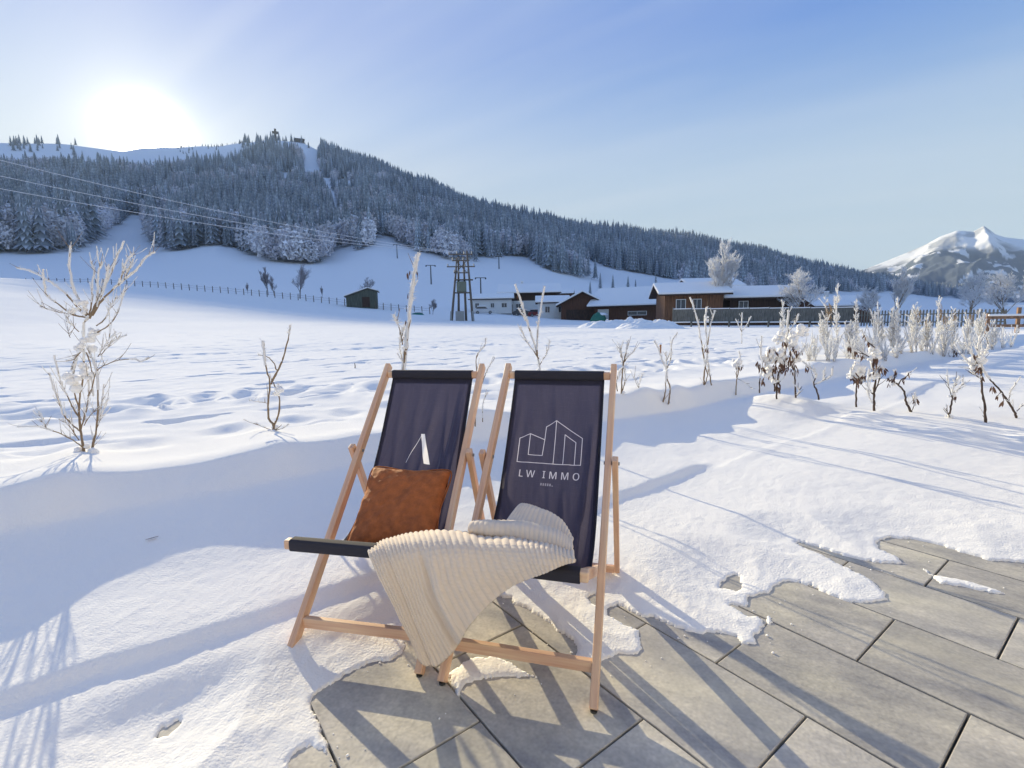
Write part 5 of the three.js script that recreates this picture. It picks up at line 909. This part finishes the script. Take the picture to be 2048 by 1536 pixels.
// ================================================================ TREES
function frostTree(seed, H, spreadK, upK, density) {   // bare broadleaf tree with hoarfrost: trunk and limbs dark, twigs white
  const rnd = rng(seed), wood = new Tubes(), twig = new Tubes();
  function grow(a, dir, L, r, lev) {
    const n = lev === 0 ? 5 : 3, pts = [a.clone()], d = dir.clone(); let p = a.clone();
    for (let k = 0; k < n; k++) { d.add(new THREE.Vector3((rnd() - 0.5) * 0.28, 0.05 * upK, (rnd() - 0.5) * 0.28)).normalize(); p = p.clone().addScaledVector(d, L / n); pts.push(p); }
    if (lev < 2) wood.path(pts, r, r * 0.55, lev === 0 ? 7 : 5, 0, null, false); else twig.path(pts, r, r * 0.6, 3, 0.3, rnd);
    if (lev === 4) return;
    const kids = lev === 0 ? 10 : lev === 1 ? 7 : lev === 2 ? 5 : density;
    for (let e = 0; e < kids; e++) {
      const f = lev === 0 ? 0.28 + 0.72 * (e + rnd()) / kids : 0.25 + 0.75 * rnd(), i = Math.min(n - 1, Math.floor(f * n)), q = pts[i].clone().lerp(pts[i + 1], f * n - i), ang = rnd() * 6.283;
      const side = new THREE.Vector3(Math.cos(ang), 0, Math.sin(ang)).multiplyScalar(spreadK * (0.7 + 0.5 * rnd())), nd = d.clone().add(side).add(new THREE.Vector3(0, 0.25 * upK, 0)).normalize();
      grow(q, nd, L * (lev === 0 ? 0.62 - 0.22 * f : 0.52) * (0.75 + 0.5 * rnd()), Math.max(H * 0.0022, r * (lev === 0 ? 0.42 : 0.5)), lev + 1);
    }
    if (lev < 2) grow(p, d, L * 0.5, r * 0.5, lev + 1);
  }
  grow(new THREE.Vector3(0, -0.3, 0), new THREE.Vector3(0.02, 1, 0.01), H * 0.62, H * 0.018, 0);
  return { wood: wood.geometry(), twig: twig.geometry(), H };
}
const frostCoat = new THREE.MeshPhysicalMaterial({ color: C(0.95, 0.95, 0.955), roughness: 1.0, transmission: 0.4, thickness: 0, side: THREE.DoubleSide });
const greyCoat = new THREE.MeshPhysicalMaterial({ color: C(0.36, 0.34, 0.38), roughness: 0.9, transmission: 0.2, thickness: 0, side: THREE.DoubleSide });
const treeKinds = [frostTree(907, 10, 0.5, 1.25, 13), frostTree(902, 10, 0.85, 0.7, 11), frostTree(903, 10, 0.7, 0.5, 5)];
[
  [1436, 69, 148, 0, 'tall vase-shaped white frosted tree between the two timber chalets', 1.15], [1601, 67, 104, 1, 'round white frosted tree right of the dark chalet', 1.35], [1741, 80, 70, 1, 'low round frosted tree left of a taller pair', 1.2], [1790, 78, 100, 0, 'frosted tree rising above the picket fence', 0.95], [1938, 80, 92, 1, 'loose frosted tree far behind the pickets at the right', 1.2], [2012, 70, 98, 1, 'broad frosted tree near the right edge', 1.1], [2052, 70, 122, 0, 'high frosted tree cut by the right edge', 1.2],
  [740, 112, 46, 2, 'bare grey tree behind the small field shed', 1.0], [603, 108, 62, 2, 'bare dark tree standing alone at the pasture fence', 1.0], [540, 128, 50, 0, 'bare tree of a loose pair above the pasture fence', 0.8], [552, 126, 38, 2, 'leaning bare tree of a loose pair above the pasture fence', 0.8], [866, 92, 28, 1, 'small dark round tree left of the transformer pole', 0.9], [500, 135, 20, 0, 'tiny sapling left of the loose pair of trees', 0.8], [648, 130, 22, 0, 'tiny sapling right of the lone tree on the slope', 0.6],
].forEach(([px, D, tall, kind, label, wide], k) => {
  const p = spot(px, D), K = treeKinds[kind], h = tall / FOCAL * D, s = h / (K.H * 1.0), grey = k >= 7, t = thing('frosted_tree', label, 'tree', [p.x, p.y, p.z], k * 1.7, grey ? 'bare trees at the foot of the slope' : 'white frosted trees by the houses');
  t.scale.set(s * wide, s, s * wide);
  part('trunk', K.wood, grey ? M.darkTwig : M.twig, t); part('crown', K.twig, grey ? greyCoat : frostCoat, t);
});
// forest on the mountain: too many to count
{
  const spruce = (() => {
    const rnd = rng(41), p = [], c = [], tri = (a, b, d, ca, cb, cd) => { p.push(...a, ...b, ...d); c.push(...ca, ...cb, ...cd); };
    const dark = [0.25, 0.29, 0.32], mid = [0.56, 0.60, 0.64], white = [0.88, 0.90, 0.93];
    const n = 7, seg = 8;
    for (let l = 0; l < n; l++) {
      const y0 = 0.1 + 0.86 * l / n, y1 = Math.min(1, y0 + 0.27), R = 0.225 * (1 - l / n) * (0.9 + 0.2 * rnd()) + 0.012, off = rnd() * 6.28;
      for (let s = 0; s < seg; s++) {
        const a0 = off + s / seg * 6.283, a1 = off + (s + 0.5) / seg * 6.283, a2 = off + (s + 1) / seg * 6.283, r1 = R * (0.85 + 0.35 * rnd()), dy = 0.03 * rnd();
        const in0 = [Math.cos(a0) * R * 0.5, y0 + 0.055, Math.sin(a0) * R * 0.5], in2 = [Math.cos(a2) * R * 0.5, y0 + 0.055, Math.sin(a2) * R * 0.5], out = [Math.cos(a1) * r1, y0 - dy, Math.sin(a1) * r1], top = [0, y1, 0];
        const snowy = rnd() > 0.45 ? white : mid;
        tri(in0, top, in2, dark, dark, dark); tri(in0, in2, out, mid, dark, snowy);
      }
    }
    const g = new THREE.BufferGeometry(); g.setAttribute('position', new THREE.Float32BufferAttribute(p, 3)); g.setAttribute('color', new THREE.Float32BufferAttribute(c, 3)); g.computeVertexNormals(); return g;
  })();
  const broad = (() => {
    const rnd = rng(43), p = [], c = [];
    for (let k = 0; k < 190; k++) {
      const a = rnd() * 6.283, q = Math.acos(1 - 2 * rnd()), r = 0.5 + 0.5 * Math.sqrt(rnd()), x = Math.sin(q) * Math.cos(a) * 0.30 * r, y = 0.58 + Math.cos(q) * 0.42 * r, z = Math.sin(q) * Math.sin(a) * 0.30 * r, s = 0.05 + 0.05 * rnd();
      for (let e = 0; e < 3; e++) { p.push(x + (rnd() - 0.5) * s * 2, y + (rnd() - 0.3) * s * 2.4, z + (rnd() - 0.5) * s * 2); const w = 0.42 + 0.5 * rnd(); c.push(w, w * 0.985, w * 1.02); }
    }
    const g = new THREE.BufferGeometry(); g.setAttribute('position', new THREE.Float32BufferAttribute(p, 3)); g.setAttribute('color', new THREE.Float32BufferAttribute(c, 3)); g.computeVertexNormals(); return g;
  })();
  // the wood's lower and upper edges and its clearings, by bearing
  const low = [[-400, 515], [0, 506], [60, 508], [150, 503], [178, 492], [235, 448], [262, 430], [290, 428], [298, 480], [330, 503], [370, 500], [400, 493], [480, 494], [498, 520], [560, 528], [640, 530], [658, 520], [668, 492], [740, 505], [746, 474], [775, 468], [800, 490], [850, 506], [900, 522], [960, 512], [1000, 517], [1050, 513], [1085, 535], [1120, 548], [1180, 560], [1230, 566], [1300, 574], [1370, 586], [1500, 596], [1600, 590], [1700, 584], [1760, 582], [1850, 590], [1920, 596], [2300, 600]];
  const high = [[-400, 336], [0, 339], [60, 337], [160, 343], [290, 344], [400, 338], [470, 329], [500, 314], [520, 300], [545, 300], [575, 308], [600, 302], [640, 306], [660, 200], [2400, 200]];
  const clear = [[[592, 280], [646, 290], [634, 322], [648, 362], [596, 360], [610, 330], [598, 300]], [[562, 346], [588, 344], [588, 376], [566, 376]], [[642, 356], [664, 356], [664, 398], [650, 398]], [[670, 362], [710, 362], [710, 386], [672, 388]], [[1140, 508], [1185, 522], [1240, 545], [1300, 560], [1370, 575], [1370, 600], [1180, 562], [1170, 530]], [[652, 380], [668, 380], [690, 470], [680, 480], [668, 440]]];
  const inside = (poly, x, y) => { let k = false; for (let i = 0, j = poly.length - 1; i < poly.length; j = i++) { const [ax, ay] = poly[j], [bx, by] = poly[i]; if ((ay > y) !== (by > y) && x < (bx - ax) * (y - ay) / (by - ay) + ax) k = !k; } return k; };
  const line = (l, x) => { if (x <= l[0][0]) return l[0][1]; for (let i = 0; i < l.length - 1; i++) if (x <= l[i + 1][0]) return lerp(l[i][1], l[i + 1][1], (x - l[i][0]) / (l[i + 1][0] - l[i][0])); return l[l.length - 1][1]; };
  const inv = camera.quaternion.clone().invert(), v = new THREE.Vector3();
  const shown = (x, y, z) => { v.set(x, y, z).sub(camera.position).applyQuaternion(inv); return [1024 + FOCAL * v.x / -v.z, 768 - FOCAL * v.y / -v.z]; };
  const rnd = rng(2024), S = [], B = [], Q = new THREE.Quaternion(), up = new THREE.Vector3(0, 1, 0);
  const plant = (list, x, y, z, h, w, tone) => list.push([new THREE.Matrix4().compose(new THREE.Vector3(x, y - h * 0.04, z), Q.setFromAxisAngle(up, rnd() * 6.28), new THREE.Vector3(h * w, h, h * w)), tone]);
  for (let k = 0; k < 150000; k++) {
    const az = rad(lerp(-60, 56, rnd())), d = Math.sqrt(lerp(230 * 230, 1650 * 1650, rnd())), x = Math.sin(az) * d, z = -Math.cos(az) * d;
    if (rnd() > 0.55 + 0.45 * sstep(1000, 350, d) ) continue;
    const y = groundHeight(x, z), [px, py] = shown(x, y, z);
    if (py > line(low, px) + 5 * perlin.noise(px * 0.05, 2.5, 1) || py < line(high, px) + 4 * perlin.noise(px * 0.09, 6.5, 1)) continue;
    if (clear.some(c => inside(c, px, py)) || fbm(x * 0.0065, 9.4, z * 0.0065, 3) > 0.27 + 0.12 * sstep(700, 400, d)) continue;
    const nse = fbm(x * 0.012, 2.2, z * 0.012, 3), leafy = nse * 1.4 + 0.22 * sstep(560, 300, d) - 0.25 * sstep(700, 1000, px) * sstep(420, 330, py), tone = 0.75 + 0.4 * rnd() + 0.35 * fbm(x * 0.03, 7.2, z * 0.03, 2);
    if (leafy > 0.12 && rnd() < 0.72) plant(B, x, y, z, 11 + 8 * rnd(), 0.75 + 0.4 * rnd(), tone * 1.05); else plant(S, x, y, z, (11 + 17 * Math.pow(rnd(), 1.3)) * (0.85 + 0.5 * (0.5 + fbm(x * 0.02, 5.2, z * 0.02, 2))), 0.7 + 0.5 * rnd(), tone * (0.75 + 0.5 * rnd()));
  }
  // trees along the bare ridge and scattered below the cross
  for (const [px, py0, n, sp] of [[40, 287, 12, 22], [80, 288, 8, 10], [115, 290, 4, 6], [148, 290, 3, 8], [385, 286, 26, 40], [455, 287, 22, 30], [530, 290, 24, 18], [560, 300, 16, 20], [592, 294, 8, 14], [490, 300, 10, 14], [35, 302, 4, 8], [620, 296, 4, 14]]) for (let k = 0; k < n; k++) {
    const X = px + (rnd() - 0.5) * 2 * sp, s = sightLine(X, py0), az = Math.atan2(s.x, -s.z), d = lerp(1180, 1400, rnd()) - (px > 480 ? 90 : 0), x = Math.sin(az) * d, z = -Math.cos(az) * d; if (X > 215 && X < 335) continue; plant(S, x, groundHeight(x, z), z, px > 330 && px < 470 ? 5 + 3.5 * rnd() : 9 + 12 * rnd(), 1.1, 0.8);
  }
  for (const [px, D, h] of [[1255, 260, 13], [1200, 300, 12], [1225, 310, 11], [1270, 300, 10], [955, 350, 14], [1190, 420, 20], [1310, 330, 14], [1180, 260, 9]]) { const p = spot(px, D); plant(S, p.x, p.y, p.z, h, 0.9, 0.9); }
  const make = (name, geo, list, label, category) => {
    const m = new THREE.InstancedMesh(geo, new THREE.MeshStandardMaterial({ vertexColors: true, roughness: 0.95, side: THREE.DoubleSide }), list.length); m.name = name; m.userData = { kind: 'stuff', label, category }; const col = new THREE.Color();
    list.forEach(([mx, t], i) => { m.setMatrixAt(i, mx); m.setColorAt(i, col.setRGB(t, t * (0.98 + 0.04 * ((i * 7) % 5) / 5), t)); }); m.castShadow = m.receiveShadow = true; scene.add(m);
  };
  make('spruce_forest', spruce, S, 'dense snow-dusted spruce forest covering the mountain slope', 'forest');
  make('frosted_woodland', broad, B, 'pale frosted broadleaf woodland among the spruces on the slope', 'forest');
  console.log('trees', S.length, B.length);
}

// ================================================================ THE FAR PEAK
{
  const crestLine = [[1500, 600], [1640, 570], [1735, 529], [1800, 502], [1850, 480], [1880, 463], [1912, 451], [1945, 453], [1965, 441], [1990, 458], [2010, 464], [2048, 468], [2120, 476], [2250, 500], [2420, 545], [2600, 600]];
  const peakLine = px => { let py = crestLine[0][1]; for (let k = 0; k < crestLine.length - 1; k++) if (px >= crestLine[k][0]) py = lerp(crestLine[k][1], crestLine[k + 1][1], clamp((px - crestLine[k][0]) / (crestLine[k + 1][0] - crestLine[k][0]), 0, 1)); return py; };
  const nA = 420, nD = 150, P = [], Cc = [], I = [];
  for (let i = 0; i <= nA; i++) {
    const px = lerp(1500, 2600, i / nA), py = 480;
    const s = sightLine(px, py), az = Math.atan2(s.x, -s.z);
    for (let j = 0; j <= nD; j++) {
      const d0 = lerp(1650, 2950, j / nD), warp = px + (220 * fbm(px * 0.004, d0 * 0.0022, 3.3, 3) + 60 * fbm(px * 0.02, d0 * 0.0076, 7.3, 3)) * clamp((2350 - d0) / 480, -1, 1), sc = sightLine(px, peakLine(warp)), top = 2350 * sc.y / Math.hypot(sc.x, sc.z);
      const d = lerp(1650, 2950, j / nD), x = Math.sin(az) * d, z = -Math.cos(az) * d, f = d < 2350 ? (d - 1650) / 700 : 1 - (d - 2350) / 600;
      const gully = Math.abs(fbm(x * 0.005, 3.1, z * 0.005, 5)), spur = Math.abs(fbm(x * 0.0023 + 2, 8.1, z * 0.0023, 3));
      const y = Math.max(-30, top) * Math.pow(clamp(f, 0, 1), 0.85) * (1 - (0.6 * spur + 0.5 * gully) * 4 * f * (1 - f)) - 15;
      P.push(x, y, z);
      const treeline = 209 + 136 * fbm(x * 0.0057, 1.1, z * 0.0057, 4), wood = sstep(treeline + 15, treeline - 30, y) * (fbm(x * 0.0173, 5.1, z * 0.0173, 4) > -0.16 ? 1 : 0.1), rock = sstep(0.05, 0.2, fbm(x * 0.0133, 6.3, z * 0.0133, 5)) * 0.5 * sstep(100, 198, y);
      const k = Math.max(wood * 0.92, rock); Cc.push(lerp(0.88, 0.022, k), lerp(0.89, 0.05, k), lerp(0.91, 0.105, k));
    }
  }
  for (let i = 0; i < nA; i++) for (let j = 0; j < nD; j++) { const a = i * (nD + 1) + j, b = a + 1, c = a + nD + 1, d = c + 1; I.push(a, c, b, b, c, d); }
  const g = new THREE.BufferGeometry(); g.setAttribute('position', new THREE.Float32BufferAttribute(P, 3)); g.setAttribute('color', new THREE.Float32BufferAttribute(Cc, 3)); g.setIndex(I); g.computeVertexNormals();
  structure('far_mountain_peak', g, new THREE.MeshStandardMaterial({ vertexColors: true, roughness: 0.95, side: THREE.DoubleSide }));
}
scene.fog = new THREE.FogExp2(new THREE.Color(0.64, 0.82, 1.0), 0.00018);
renderer.render(scene, camera);
